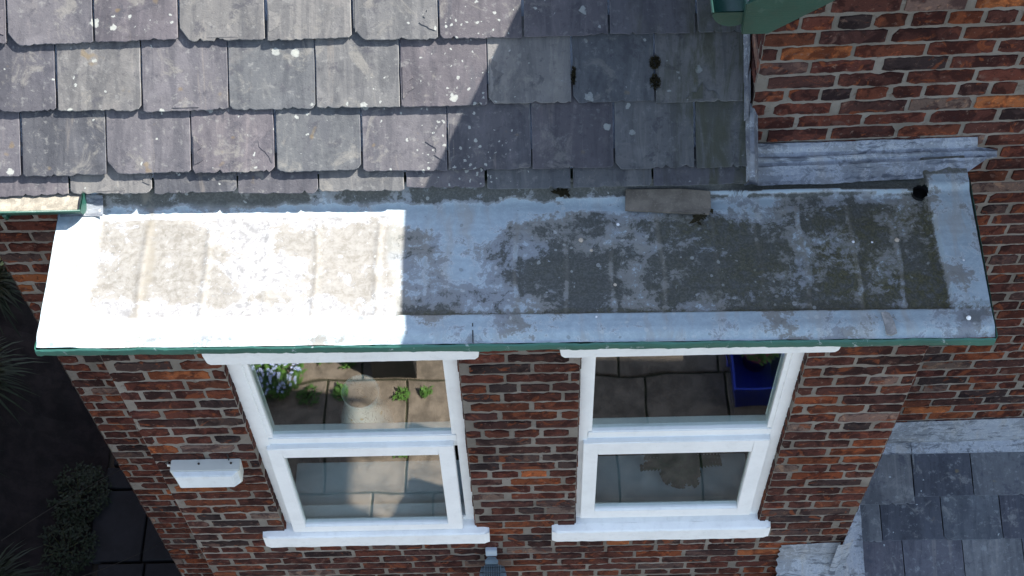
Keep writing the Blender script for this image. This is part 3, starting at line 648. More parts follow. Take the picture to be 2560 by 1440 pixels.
# ------------------------------------------------------------------ windows
M_ROOM = m_plain('room_wall', (.05, .05, .048), .9, .2); M_BOARD = m_paint('window_board_paint', (.78, .84, .86), .5)
def ring(mb, x0, x1, z0, z1, y0, y1, wl, wr, wb, wt):
    mb.box(x0, x0 + wl, y0, y1, z0, z1); mb.box(x1 - wr, x1, y0, y1, z0, z1); mb.box(x0 + wl, x1 - wr, y0, y1, z0, z0 + wb); mb.box(x0 + wl, x1 - wr, y0, y1, z1 - wt, z1)
def make_window(name, Wn, up, sash, gl, lintel, sillx, tilt, label, sill_z, boardlabel):
    x0, x1, z0, z1 = Wn; w = empty(name, (x0 / 2 + x1 / 2, .03, z0), house); w.location = Vector(((x0 + x1) / 2, .03, z0)) - HOUSE_INV
    tag(w, label); YF = .030
    mb = MB()                                                   # fixed frame with moulded inner step
    ring(mb, x0, x1, z0, z1, YF, YF + .07, up[0] - x0 - .018, x1 - up[1] - .018, .05, z1 - up[3] - .012)
    ring(mb, x0 + .03, x1 - .03, up[2] - .10, z1, YF + .008, YF + .07, up[0] - x0 - .03, x1 - .03 - up[1], .098, z1 - up[3])
    mb.box(x0 + .04, x1 - .04, YF + .004, YF + .068, sash[3] + .004, up[2] + .004); 
    part(mb, 'frame', M_WHITE, w, .004)
    # upper pane
    mb = MB(); mb.box(up[0] - .01, up[1] + .01, YF + .022, YF + .026, up[2] - .006, up[3] + .01); part(mb, 'pane', M_GLASS, w)
    # opening sash hung at its head, standing slightly open
    sw, swr = gl[0] - sash[0], sash[1] - gl[1]
    mb = MB(); ring(mb, sash[0], sash[1], sash[2], sash[3], -.016, .028, sw, swr, gl[2] - sash[2], sash[3] - gl[3])
    ring(mb, gl[0] - .012, gl[1] + .012, gl[2] - .014, gl[3] + .012, -.011, .024, .013, .013, .018, .013)
    so = mb.build('sash', M_WHITE, None, .003); gmb = MB(); gmb.box(gl[0] - .008, gl[1] + .008, .002, .006, gl[2] - .008, gl[3] + .008); go_ = gmb.build('pane', M_GLASS, None)
    piv = Vector((0, 0, sash[3])); rot = Matrix.Translation(Vector((0, YF - .002, 0))) @ Matrix.Translation(piv) @ Matrix.Rotation(R(tilt), 4, 'X') @ Matrix.Translation(-piv)
    wl = w.location + HOUSE_INV
    for o in (so, go_): o.data.transform(Matrix.Translation(-wl) @ rot); o.parent = w
    # lintel and sill
    mb = MB(); lx0, lx1, lz0 = lintel; zt = 5.383; n = 40; top = []
    pts = [(lx0, lz0 + .012), (lx0 + .012, lz0)] + [(lx0 + .012 + (lx1 - lx0 - .024) * i / n, lz0 + .0025 * mn.noise(Vector((i * .7, lx0, 0)))) for i in range(1, n)] + [(lx1 - .012, lz0), (lx1, lz0 + .014), (lx1 + .004, lz0 + .06), (lx1, zt), (lx0, zt), (lx0 - .006, lz0 + .06)]
    prism(mb, pts, -.010, .08); part(mb, 'lintel', M_STONE, w, .003)
    mb = MB(); sx0, sx1, st, sb = sillx; n = 44
    P = [(.07, st + .012), (-.0, st + .004), (-.030, st - .004), (-.037, st - .010), (-.038, sb + .012), (-.033, sb + .002), (-.02, sb), (.07, sb)]
    for i in range(n):
        for k in range(len(P) - 1):
            q = []
            for (ii, kk) in ((i, k + 1), (i + 1, k + 1), (i + 1, k), (i, k)):
                x = sx0 + (sx1 - sx0) * ii / n; e = min(x - sx0, sx1 - x); rd = max(0, 1 - e / .012) * .006
                wv = .0022 * mn.noise(Vector((x * 22, kk * .6, 0))); yy, zz = P[kk]
                q.append((x, min(yy + (rd if yy < 0 else 0) + wv, .07), zz + wv - (rd if k < 3 else -rd) * (yy < 0.03)))
            mb.face(q, smooth=False)
    for xe, fl in ((sx0, 0), (sx1, 1)):
        q = [(xe, yy + (.006 if yy < 0 else 0), zz) for yy, zz in P]; mb.face(q if not fl else q[::-1])
    part(mb, 'sill', M_STONE, w)
    # inside: window board and a dark room behind
    mb = MB(); mb.box(x0 + .03, x1 - .03, .105, .33, z0 - .03, z0 + .005); bo = part(mb, 'window_board', M_BOARD, w, .004)
    mb = MB(); a0, a1 = x0 - .15, x1 + .12; mb.box(a0, a1, .101, 2.2, 2.4, 5.35)
    ro = part(mb, 'room', M_ROOM, w)
    bm = bmesh.new(); bm.from_mesh(ro.data)
    dl = [f for f in bm.faces if f.normal.y < -.9]; bmesh.ops.delete(bm, geom=dl, context='FACES')
    bmesh.ops.reverse_faces(bm, faces=bm.faces); bm.to_mesh(ro.data); bm.free()
    return w
win1 = make_window('window', W1, (-1.036, -.322, 4.372, 4.990), (-1.070, -.318, 3.560, 4.322), (-1.012, -.380, 3.618, 4.248), (-1.160, -.187, 5.043), (-1.210, -.203, 3.556, 3.438), -2.1,
                   'left window of the bay, vase behind its upper pane', 3.55, '')
win2 = make_window('window', W2, (.236, .932, 4.372, 4.990), (.202, .950, 3.600, 4.318), (.262, .888, 3.676, 4.216), (.108, 1.098, 5.040), (.076, 1.045, 3.556, 3.438), -.4,
                   'right window of the bay, fern behind its lower pane', 3.55, '')
# sealing slab between the rooms and the bay wall so that no daylight leaks in
mb = MB()
for (a, b, c, d) in ((BX0 + .02, W1[0], 2.3, 5.38), (W1[1], W2[0], 2.3, 5.38), (W2[1], BX1 - .02, 2.3, 5.38), (W1[0], W1[1], 5.06, 5.38), (W2[0], W2[1], 5.06, 5.38), (W1[0], W1[1], 2.3, 3.52), (W2[0], W2[1], 2.3, 3.52)): mb.box(a, b, .085, .100, c, d)
part(mb, 'inner_lining', M_ROOM)

# ------------------------------------------------------------------ lean-to extension, lower right
lt = tag(empty('lean_to', (2.2, .3, 0)), 'lower lean-to extension with dark slates and lead flashing against the right wall', 'extension')
def lp(mb, name, mat, bevel=0): return part(mb, name, mat, lt, bevel)
LT = math.tan(R(20)); LC, LS = math.cos(R(20)), math.sin(R(20)); LY, LZ = .66, 3.075
LN = (0, -LS, LC)
def FL(u, v, n): return Vector((u, LY + v * LC - n * LS, LZ + v * LS + n * LC))
def luv(px, py): p = hit(px, py, LN, (0, LY, LZ)); return p.x, (p.y - LY) / LC
rnd = random.Random(9); mb = MB()
LR = [(1262, 1225, [2085, 2145, 2285, 2432, 2590, 2745]), (1362, 1340, [2147, 2205, 2358, 2505, 2660]), (1478, 1452, [2147, 2263, 2413, 2563, 2700]), (1590, 1560, [2147, 2210, 2360, 2510, 2660])]
EDGE = luv(2148, 1300)[0]
prev = -.02
for ri, (yl, yr, xs) in enumerate(LR):
    us = [luv(x, yl + (yr - yl) * (x - 2147) / 413)[0] for x in xs]
    va = luv(2200, yl)[1]; vb_ = luv(2500, yr)[1]; us[0] = EDGE if ri else EDGE - .10
    if ri: us[0] = EDGE
    while us[-1] < 4.4: us.append(us[-1] + .30)
    us = [u for i, u in enumerate(us) if i == 0 or u > EDGE + .03]
    for i in range(len(us) - 1):
        um = (us[i] + us[i + 1]) / 2; v0 = va + (vb_ - va) * .5 + rnd.uniform(-.004, .004); v0 = va if ri == 0 and i == 0 else v0
        tn = rnd.choice(STONES); tn = tuple(x * .8 for x in tn)
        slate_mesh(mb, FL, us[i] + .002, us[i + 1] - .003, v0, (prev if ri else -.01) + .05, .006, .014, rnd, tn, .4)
    prev = (va + vb_) / 2
gl_ = .22
for ri in range(4):
    prev -= gl_; u = EDGE + (.12 if ri % 2 else 0)
    us = [EDGE] + [EDGE + .14 + (.15 if ri % 2 else 0) + .3 * q for q in range(10)]
    for i in range(len(us) - 1):
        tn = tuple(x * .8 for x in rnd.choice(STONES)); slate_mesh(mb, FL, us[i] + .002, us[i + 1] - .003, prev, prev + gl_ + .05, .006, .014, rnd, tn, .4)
lp(mb, 'roof', M_SLATE2)
mb = MB(); mb.face([FL(1.43, .0, -.02), FL(1.43, prev, -.02), FL(4.6, prev, -.02), FL(4.6, .0, -.02)]); lp(mb, 'boarding', M_ROOM)
# abutment flashing along the right wall
mb = MB(); n = 60
fv = -luv(2400, 1133)[1]
FP = [(-.002, .255, 1), (.008, .262, 1), (.020, .18, 1), (.028, .10, 1), (.050, .03, 0), (.10, .016, 0), (fv, .016, 0), (fv + .002, .004, 0)]
for i in range(n):
    for k in range(len(FP) - 1):
        q = []
        for (ii, kk) in ((i, k + 1), (i + 1, k + 1), (i + 1, k), (i, k)):
            x = 1.60 + 2.6 * ii / n; a, b, wl_ = FP[kk]; wv = .003 * mn.noise(Vector((x * 6, kk * .4, 0)))
            if wl_: p = Vector((x, gy(x) - a, 3.02 + b * 1.02 + wv))
            else: p = FL(x, -a, b + wv)
            q.append(tuple(p))
        mb.face(q, smooth=True)
f1 = lp(mb, 'apron_flashing', M_LEAD)
mb = MB(); p = luv(2262, 1050); mb.tube([tuple(FL(1.86, -.03, .04)), tuple(FL(1.87, -.18, .024)), tuple(FL(1.875, -fv, .020))], .003, 6); lp(mb, 'flashing_lap', M_LEAD)
# lead gutter piece between the bay corner and the slates, and the apron on the bay front
def sheet(mb, grid_fn, nu, nv):
    for i in range(nu):
        for k in range(nv):
            mb.face([grid_fn((i + a) / nu, (k + b) / nv) for a, b in ((0, 0), (1, 0), (1, 1), (0, 1))], smooth=True)
def side_lead(s, t):                                             # s across, t down slope
    v = -.02 - 1.9 * t; x = 1.418 + (EDGE + .004 - 1.418) * s; nn = .022 + .16 * (1 - s) ** 2 * (1 - t * .2) + .006 * mn.noise(Vector((s * 4, t * 16, 0)))
    nn += .012 * (abs(((t * 1.9) % .36) - .0) < .05) * (1 - s * .3); p = FL(x, v, nn); return tuple(p)
mb = MB(); sheet(mb, side_lead, 12, 70); lp(mb, 'side_flashing', M_LEAD)
def front_lead(s, t):
    x = 1.128 + (1.40 - 1.128) * s + .006 * math.sin(t * 42) * (1 - s) ** 3; 
    y = -.006 - .03 * t - .16 * max(0, t - .42) - .012 * s * t; z = 3.285 + .02 * s - .34 * t + .004 * mn.noise(Vector((s * 5, t * 6, 2)))
    return (x, y + .004 * mn.noise(Vector((s * 7, t * 5, 8))), z)
mb = MB(); sheet(mb, front_lead, 24, 24)
def corner_lead(s, t):
    th = s * math.pi * .5; r = .055 + .012 * mn.noise(Vector((s * 3, t * 6, 5))); return (1.372 + r * math.sin(th) * 1.3, -.012 - r * math.cos(th) * .6 - .02 * t, 3.37 - .42 * t)
sheet(mb, corner_lead, 14, 20); lp(mb, 'corner_flashing', M_LEAD)
mb = MB(); mb.box(1.13, 1.43, -.34, -.02, 0, 2.94); mb.box(1.44, 4.5, -1.1, -.98, 0, 2.4); lp(mb, 'wall', m_plain('rendered_wall', (.35, .31, .26), .9))

# ------------------------------------------------------------------ ground, path, patio
M_SOIL = m_plain('soil', (.045, .035, .025), .95, .5, 5); M_PAVE = m_plain('sandstone_paving', (.27, .215, .165), .9, .45, 7, .2, .8); M_JOINT = m_plain('joint_moss', (.05, .05, .025), .95, .5, 9)
M_PATH = m_plain('dark_concrete_slab', (.016, .016, .018), .9, .35, 4)
mb = MB(); n = 24
for i in range(n):
    for j in range(n):
        q = []
        for a, b in ((0, 0), (1, 0), (1, 1), (0, 1)):
            x = -60 + 120 * (i + a) / n; y = -60 + 120 * (j + b) / n; q.append((x, y, -.06 ))
        mb.face(q)
tag(mb.build('ground', M_SOIL), kind='structure')
def slab(mb, x0, x1, y0, y1, z, t=.05, col=(.5, .5, .5, 0)):
    dz = random.uniform(-.004, .004); e = .006; v = [(x0, y0, z - t), (x1, y0, z - t), (x1, y1, z - t), (x0, y1, z - t), (x0, y0, z - e + dz), (x1, y0, z - e + dz), (x1, y1, z - e + dz), (x0, y1, z - e + dz), (x0 + e, y0 + e, z + dz), (x1 - e, y0 + e, z + dz), (x1 - e, y1 - e, z + dz), (x0 + e, y1 - e, z + dz)]
    mb.mesh(v, [(8, 9, 10, 11), (4, 5, 9, 8), (5, 6, 10, 9), (6, 7, 11, 10), (7, 4, 8, 11), (0, 1, 5, 4), (1, 2, 6, 5), (2, 3, 7, 6), (3, 0, 4, 7)], col)
mb = MB(); y = -5.5; r_ = 0
while y < -.05:
    h = random.choice([.45, .6, .52]) if y > -2.6 or y < -3.2 else .5
    x = -6 + random.uniform(0, .4)
    while x < 5:
        w = random.choice([.45, .6, .75, .6]); slab(mb, x + .008, x + w - .008, y + .008, min(y + h, -.01) - .008, 0); x += w
    y += h
tag(mb.build('patio', [M_PAVE]), kind='structure')
mb = MB(); mb.box(-6.2, 5.2, -5.6, -.02, -.055, -.012); tag(mb.build('patio_bed', M_JOINT), kind='structure')
mb = MB()
ys = [HZ(300, 1406, 0).y, HZ(300, 1223, 0).y, HZ(300, 1165, 0).y]
yy = [ys[0] - .62, ys[0], ys[1], ys[2], ys[2] + .6, ys[2] + 1.3, ys[2] + 2.1, ys[2] + 3, ys[2] + 4, ys[2] + 5]
yy = [-.02 + 0 * .1] + [y for y in yy if y > .1]
for i in range(len(yy) - 1):
    xa = -3.12 + .05 * math.sin(i * 2.1); xb = -2.10
    xm = -2.78 + .03 * (i % 2); slab(mb, xa, xm - .008, yy[i] + .012, yy[i + 1] - .012, 0); slab(mb, xm + .008, xb, yy[i] + .012, yy[i + 1] - .012, 0)
tag(mb.build('path', M_PATH), kind='structure')
# bank of bark and soil beside the path
def bank(x, y):
    t = sst(-3.15, -4.6, x); return -.03 + .75 * t + .10 * t * mn.noise(Vector((x * 1.5, y * 1.5, 0))) + .03 * mn.noise(Vector((x * 6, y * 6, 0))) + .008 * mn.noise(Vector((x * 30, y * 12, 0)))
mb = MB(); n = 70
for i in range(n):
    for j in range(2 * n):
        q = []
        for a, b in ((0, 0), (1, 0), (1, 1), (0, 1)):
            x = -3.13 - 4 * (i + a) / n; y = -.2 + 9 * (j + b) / (2 * n); q.append((x, y, bank(x, y)))
        mb.face(q[::-1], smooth=True)
tag(mb.build('bank', m_plain('bark_and_soil', (.013, .009, .009), .95, .7, 9)), kind='structure')

nb = tag(empty('added_shade_house', (-7.5, 3, 0)), 'unseen plain brick house added to shade the side passage', 'house')  # unseen house, added and sized to cut skylight from the passage
mb = MB(); mb.box(-10, -5.05, -1.5, 9, 0, 7.4); part(mb, 'wall', m_plain('shade_house_brick', (.10, .05, .035)), nb)
mb = MB(); prism_pts = [(-10.2, 7.4), (-4.85, 7.4), (-7.5, 9.6)]
mb.mesh([(x, y, z) for y in (-1.7, 9.2) for x, z in prism_pts], [(0, 1, 2), (5, 4, 3), (0, 3, 4, 1), (1, 4, 5, 2), (2, 5, 3, 0)]); part(mb, 'roof', M_SLATE2, nb)
# ------------------------------------------------------------------ plants
M_FERN = m_leaf('dark_leaf', (.004, .009, .003), (.012, .022, .007)); M_LEAFB = m_leaf('bright_leaf', (.05, .12, .02), (.12, .24, .045)); M_PETAL = m_leaf('pale_blue_petal', (.35, .42, .75), (.75, .78, .9))
M_STEM = m_plain('stem', (.05, .05, .02))
def blade(mb, p, d, ln, w, droop=.5, segs=4, mi=0):
    d = Vector(d).normalized(); s = d.cross(Vector((0, 0, 1))); s = s.normalized() if s.length > .01 else Vector((1, 0, 0)); p = Vector(p); col = (random.random(), 0, 0, 1)
    prev = (p - s * w * .4, p + s * w * .4)
    for i in range(1, segs + 1):
        t = i / segs; q = p + d * ln * t - Vector((0, 0, 1)) * droop * ln * t * t; ww = w * math.sin(math.pi * (.25 + .75 * t)) * .5 if i < segs else .0004
        cur = (q - s * ww, q + s * ww); mb.face([prev[0], prev[1], cur[1], cur[0]], col, mi=mi); prev = cur
def rdir(up=.4):
    a = random.uniform(0, 2 * math.pi); return (math.cos(a), math.sin(a), random.uniform(up * .3, up * 2))
def tuft(name, x, y, z, r, h, count, label, cat, mat, group=None, droop=.6, w=.012, up=1.0):
    t = tag(empty(name, (x, y, z)), label, cat, group); mb = MB()
    for _ in range(count):
        a = random.uniform(0, 6.28); rr = r * random.random() ** .5 * .4; p = (x + rr * math.cos(a), y + rr * math.sin(a), z)
        d = (math.cos(a) + random.uniform(-.5, .5), math.sin(a) + random.uniform(-.5, .5), random.uniform(.3, 1.6) * up); blade(mb, p, d, h * random.uniform(.5, 1.1), w * random.uniform(.6, 1.3), droop)
    part(mb, 'leaves', mat, t); mb = MB()
    mb.tube([(x, y, z - .02), (x, y, z + h * .25)], [.012, .004], 6); part(mb, 'crown', M_STEM, t); return t
def leafy(name, x, y, z, r, h, count, label, cat, mat, leaf=.035, flowers=0, pm=None, group=None, flab='flowers', single=False):
    t = tag(empty(name, (x, y, z)), label, cat, group); mb = MB(); fm = MB(); sm = MB()
    for k in range(8):
        a = k * .8; sm.tube([(x, y, z - .01), (x + r * .5 * math.cos(a), y + r * .5 * math.sin(a), z + h * .7)], [.006, .003], 5)
    for _ in range(count):
        a = random.uniform(0, 6.28); rr = r * random.random() ** .5; hh = h * (1 - (rr / r) ** 2 * .6) * random.uniform(.35, 1.0)
        c = mn.noise(Vector((math.cos(a) * rr * 9, math.sin(a) * rr * 9, hh * 6 + x)))
        if c < -.25: continue
        blade(mb, (x + rr * math.cos(a), y + rr * math.sin(a), z + hh), rdir(.5), leaf * random.uniform(.7, 1.4), leaf * .45, .35, 2)
    for _ in range(flowers):
        a = random.uniform(0, 6.28); rr = r * random.random() ** .5; hh = h * (1 - (rr / r) ** 2 * .6) * random.uniform(.9, 1.15); c = Vector((x + rr * math.cos(a), y + rr * math.sin(a), z + hh + .01))
        m = random.uniform(.006, .011) * (2.2 if single else 1)
        if single: fm = MB()
        for q in range(5):
            b = q * 1.2566 + a; blade(fm, c, (math.cos(b), math.sin(b), .35), m * 1.5, m * 1.4, .1, 2)
        if single: part(fm, 'flower', pm, t)
    part(sm, 'stems', M_STEM, t); part(mb, 'leaves', mat, t)
    if flowers and not single: part(fm, flab, pm, t)
    return t
random.seed(5)
G1 = 'grass clumps on the dark bank'
spots = [(-4.25, 1.3, .30, 'grass clump at the bottom left corner of the dark bank'), (-4.15, 1.95, .30, 'grass clump on the bank above the bottom left corner clump'), (-4.05, 2.6, .32, 'bright tipped grass clump halfway up the dark bank'),
         (-4.1, 3.4, .30, 'grass clump on the bank in the darkest middle stretch'), (-4.2, 4.3, .32, 'grass clump high on the bank nearest the gutter'), (-3.75, 1.05, .22, 'small grass clump at the bottom edge beside the corner clump')]
for i, (x, y, r, lb) in enumerate(spots): tuft('grass_clump', x, y, bank(x, y) - .02, r, .42, 230, lb, 'grass clump', M_FERN, G1, .7, .016)
for (x, y, lb) in ((-3.34, 1.45, 'dense green creeping plant on the path edge at the bottom'), (-3.30, 1.85, 'upper part plant of the green pair along the path edge'), (-3.25, 2.9, 'small dark leafy plant in the path corner below the brick corner')):
    leafy('ground_plant', x, y, bank(x, y) - .02, .24, .16, 1100, lb, 'plant', M_FERN, .03, group='leafy plants along the path edge')
# dead stems over the path
for (a, b, c, lb) in (((-3.6, 1.3, .5), (-3.0, 1.9, .35), (-2.55, 2.25, .04), 'long dry bramble stem arching over the slabs'), ((-3.3, 1.0, .4), (-2.7, 1.1, .5), (-2.45, 1.6, .03), 'thin dry stem lying across the bottom slab')):
    mb = MB(); A, B, C_ = Vector(a), Vector(b), Vector(c); pts = [tuple(A * (1 - t) ** 2 + B * 2 * t * (1 - t) + C_ * t * t) for t in [i / 14 for i in range(15)]]
    mb.tube(pts, [.0035 - .0025 * i / 14 for i in range(15)], 6); tag(mb.build('dry_stem', m_plain('dead_stem_' + str(len(lb)), (.03, .026, .02))), lb, 'stem')
# patio plants (seen mirrored in the left window)
leafy('forget_me_not', -1.97, -2.72, 0, .24, .30, 1500, 'bushy green plant with pale blue flowers mirrored at the left window corner', 'flowering plant', M_LEAFB, .045, 260, M_PETAL)
wl_ = [(-1.68, -2.54, .075, 'green weed in the paving joint, mirrored left of the vase'), (-1.44, -2.55, .05, 'small weed mirrored just left of the vase neck'), (-1.40, -2.80, .05, 'thin weed mirrored at the top of the left window'), (-.98, -2.52, .05, 'weed mirrored right of the vase'), (-.80, -2.54, .045, 'weed mirrored beside the shadow on the right'), (-1.6, -2.85, .05, 'weed mirrored under the lintel beside the flowers')]
for (x, y, r, lb) in wl_: leafy('weed', x, y, 0, r * 1.1, .05, 60, lb, 'weed', M_LEAFB, .035, group='weeds in the patio joints')
# dark planter trough
tr = tag(empty('planter_trough', (-1.03, -3.0, 0)), 'black rectangular planter trough mirrored in the left window', 'planter'); mb = MB()
x0, x1, y0, y1, h = -1.20, -.87, -3.35, -2.67, .34
ring_ = [(x0, x1, y0, y0 + .02), (x0, x1, y1 - .02, y1), (x0, x0 + .02, y0 + .02, y1 - .02), (x1 - .02, x1, y0 + .02, y1 - .02)]
for q in ring_: mb.box(q[0], q[1], q[2], q[3], 0, h)
mb.box(x0 + .02, x1 - .02, y0 + .02, y1 - .02, .0, .02); part(mb, 'body', m_plain('black_plastic', (.012, .014, .016), .5), tr, .003)
mb = MB(); mb.box(x0 + .021, x1 - .021, y0 + .021, y1 - .021, .021, h - .04); part(mb, 'compost', m_plain('compost', (.015, .013, .011), .95), tr)
# blue crate and potted plant
cr8 = tag(empty('crate', (1.66, -2.62, 0)), 'blue plastic crate mirrored in the right window', 'crate'); mb = MB(); M_BLUE = m_plain('blue_plastic', (.010, .035, .40), .4, .2, 6, .5, .1)
bx = [(1.50, -2.85), (1.82, -2.85), (1.82, -2.36), (1.50, -2.36)]; bx2 = [(1.46, -2.89), (1.86, -2.89), (1.86, -2.32), (1.46, -2.32)]; bi = [(1.475, -2.875), (1.845, -2.875), (1.845, -2.335), (1.475, -2.335)]; bj = [(1.515, -2.835), (1.805, -2.835), (1.805, -2.375), (1.515, -2.375)]
v = [(a, b, .01) for a, b in bx] + [(a, b, .34) for a, b in bx2] + [(a, b, .34) for a, b in bi] + [(a, b, .03) for a, b in bj]
f = [(3, 2, 1, 0), (12, 13, 14, 15)] + [(i, (i + 1) % 4, 4 + (i + 1) % 4, 4 + i) for i in range(4)] + [(4 + i, 4 + (i + 1) % 4, 8 + (i + 1) % 4, 8 + i) for i in range(4)] + [(8 + i, 8 + (i + 1) % 4, 12 + (i + 1) % 4, 12 + i) for i in range(4)]
mb.mesh(v, f); part(mb, 'body', M_BLUE, cr8)
mb = MB(); mb.tube([(1.455, -2.66, .30), (1.44, -2.66, .28), (1.44, -2.55, .28), (1.455, -2.55, .30)], .008, 6); part(mb, 'handle', M_BLUE, cr8)
pp = leafy('potted_plant', 1.68, -2.72, .30, .15, .16, 500, 'pink flowered plant in a pink pot mirrored in the right window', 'potted plant', M_LEAFB, .045, 9, m_leaf('pink_petal', (.6, .08, .22), (.75, .3, .4)), single=True)
mb = MB(); mb.lathe([(.001, .035), (.08, .035), (.115, .26), (.128, .26), (.128, .285), (.112, .285), (.108, .25), (.001, .25)], 1.68, -2.72, 24); part(mb, 'pot', m_plain('pink_pot', (.5, .08, .18), .5), pp)

# ------------------------------------------------------------------ inside the windows
va = tag(empty('vase', (-.79, .42, 3.10)), 'tall white vase printed with a flowering tree behind the left window', 'vase'); vx, vy, vz = -.745, .44, 3.565
g = G('vase_glaze', .35, .5); br = g.noise(g.vmap(g.obj, (9, 9, 6)), 1, 4, .6, 1.5)
cc = g.mix(g.step(g.math('ABSOLUTE', g.math('SUBTRACT', br, .5)), .012, .004, 0, .7), (.88, .88, .84), (.16, .15, .12)); s1, c1, d1 = g.spots(g.obj, 26, -.3, .28, .05)
cc = g.mix(g.math('MULTIPLY', g.math('MULTIPLY', s1, .8), g.step(g.xyz(g.obj)[2], .05, .35)), cc, g.mix(g.math('GREATER_THAN', c1[2], .5), (.5, .36, .12), (.34, .44, .34))); M_VASE = g.done(cc)
mb = MB(); mb.lathe([(.001, 0), (.075, 0), (.09, .02), (.112, .08), (.120, .15), (.112, .23), (.092, .31), (.078, .37), (.077, .41), (.084, .455), (.079, .455), (.072, .41), (.07, .36), (.07, .25), (.001, .05)], 0, 0, 40)
o = mb.build('body', M_VASE); o.location = (vx, vy, vz); o.location -= va.location; o.parent = va
ta = tag(empty('side_table', (-.79, .5, 2.4)), 'small dark table under the vase inside the left window', 'table'); mb = MB(); M_WOOD = m_plain('dark_wood', (.04, .03, .025), .5)
mb.box(-1.05, -.45, .36, .72, 3.535, 3.563); part(mb, 'table_top', M_WOOD, ta, .004)
for (x, y) in ((-1.03, .38), (-.57, .38), (-1.03, .68), (-.57, .68)): mb = MB(); mb.box(x, x + .035, y, y + .035, 2.41, 3.535); part(mb, 'leg', M_WOOD, ta)
fx, fy = .66, .22
fe = tag(empty('potted_fern', (fx, fy, 3.56)), 'dark green fern in a pot behind the lower right pane', 'potted plant')
mb = MB(); mb.lathe([(.001, 3.566), (.034, 3.566), (.045, 3.64), (.050, 3.64), (.050, 3.655), (.042, 3.655), (.038, 3.645), (.001, 3.64)], fx, fy, 20); part(mb, 'pot', m_plain('blue_glazed_pot', (.05, .07, .12), .4), fe)
mb = MB()
for k in range(20):
    a = k * 2 * math.pi / 20 + random.uniform(-.1, .1); ln = random.uniform(.15, .24) * (.55 if math.sin(a) < -.3 else 1); d = Vector((math.cos(a), math.sin(a) * .6, random.uniform(.15, .6))); p = Vector((fx, fy, 3.665)); s = d.cross(Vector((0, 0, 1))).normalized()
    for q in range(1, 12):
        t = q / 12; c = p + d * ln * t - Vector((0, 0, .10)) * t * t
        for sg in (-1, 1): blade(mb, c, s * sg + d * .4, .042 * (1 - t * .7) + .006, .020, .2, 2)
part(mb, 'fronds', m_leaf('fern_leaf', (.006, .022, .007), (.016, .045, .012)), fe)

# ------------------------------------------------------------------ lights on the wall
bl = tag(empty('bulkhead_light', (-1.32, 0, 4.2)), 'white rectangular bulkhead light on the brick beside the left window', 'light')
M_PLAS = m_paint('aged_white_plastic', (.66, .67, .60), .5, .1, None, .15); M_DIFF = m_paint('grimy_diffuser', (.70, .74, .74), .35, .08, None, .15, .12)
mb = MB(); prism(mb, [(-1.450, 4.170), (-1.186, 4.170), (-1.178, 4.285), (-1.460, 4.285)], -.058, -.002)
part(mb, 'body', M_PLAS, bl, .004)
mb = MB(); x0, x1 = -1.456, -1.182
v = [(x0 + .010, -.058, 4.172), (x1 - .008, -.058, 4.172), (x1 - .006, -.058, 4.282), (x0 + .006, -.058, 4.282), (x0 + .026, -.088, 4.192), (x1 - .030, -.088, 4.192), (x1 - .026, -.078, 4.276), (x0 + .018, -.078, 4.276)]
mb.mesh(v, [(4, 5, 6, 7), (0, 1, 5, 4), (1, 2, 6, 5), (2, 3, 7, 6), (3, 0, 4, 7)]); part(mb, 'diffuser', M_DIFF, bl, .003)
for x in (-1.215, -1.345):
    mb = MB(); mb.tube([(x, -.026, 4.284), (x, -.026, 4.289)], .0045, 10); part(mb, 'screw', m_plain('rusty_screw', (.05, .04, .03)), bl)
mb = MB(); mb.tube([(-1.46, -.02, 4.262), (-1.475, -.018, 4.262), (-1.482, -.006, 4.258)], .006, 8); part(mb, 'cable_gland', M_PLAS, bl)
mb = MB(); mb.tube([(-1.225, -.012, 4.287), (-1.222, -.014, 4.305), (-1.226, -.006, 4.322), (-1.226, .004, 4.322)], .0028, 6); part(mb, 'cable', m_plain('black_cable', (.02, .02, .02), .5), bl)
fl = tag(empty('floodlight', (-.2, 0, 3.25)), 'grey ribbed floodlight on a bracket below the bay windows', 'light'); M_ALU = m_paint('grey_cast_metal', (.20, .26, .29), .45, .2, None, .2)
mb = MB(); mb.box(-.228, -.176, -.024, .004, 3.262, 3.325); part(mb, 'wall_plate', m_paint('pale_grey_metal', (.46, .52, .56), .4), fl, .003)
mb = MB(); mb.box(-.225, -.180, -.040, -.024, 3.235, 3.262); mb.box(-.232, -.172, -.060, -.040, 3.20, 3.275); part(mb, 'bracket', M_ALU, fl, .004)
mb = MB(); n = 16; prof = [(-.060, .045), (-.070, .058), (-.095, .066), (-.16, .069), (-.24, .069)]
cx = -.197
for i in range(len(prof) - 1):
    (ya, wa), (yb, wb) = prof[i], prof[i + 1]; zt = 3.252 - .012 * (i == 0)
    mb.mesh([(cx - wa, ya, 3.10), (cx + wa, ya, 3.10), (cx + wb, yb, 3.08), (cx - wb, yb, 3.08), (cx - wa * .92, ya, 3.24), (cx + wa * .92, ya, 3.24), (cx + wb * .92, yb, 3.25), (cx - wb * .92, yb, 3.25)],
            [(0, 3, 2, 1), (4, 5, 6, 7), (1, 2, 6, 5), (3, 0, 4, 7)] + ([(0, 1, 5, 4)] if i == 0 else []) + ([(2, 3, 7, 6)] if i == len(prof) - 2 else []))
part(mb, 'housing', M_ALU, fl)
for k in range(8):
    x = cx - .036 + k * .0103; mb = MB(); mb.box(x - .0014, x + .0014, -.232, -.066, 3.240, 3.262); part(mb, 'fin', M_ALU, fl)

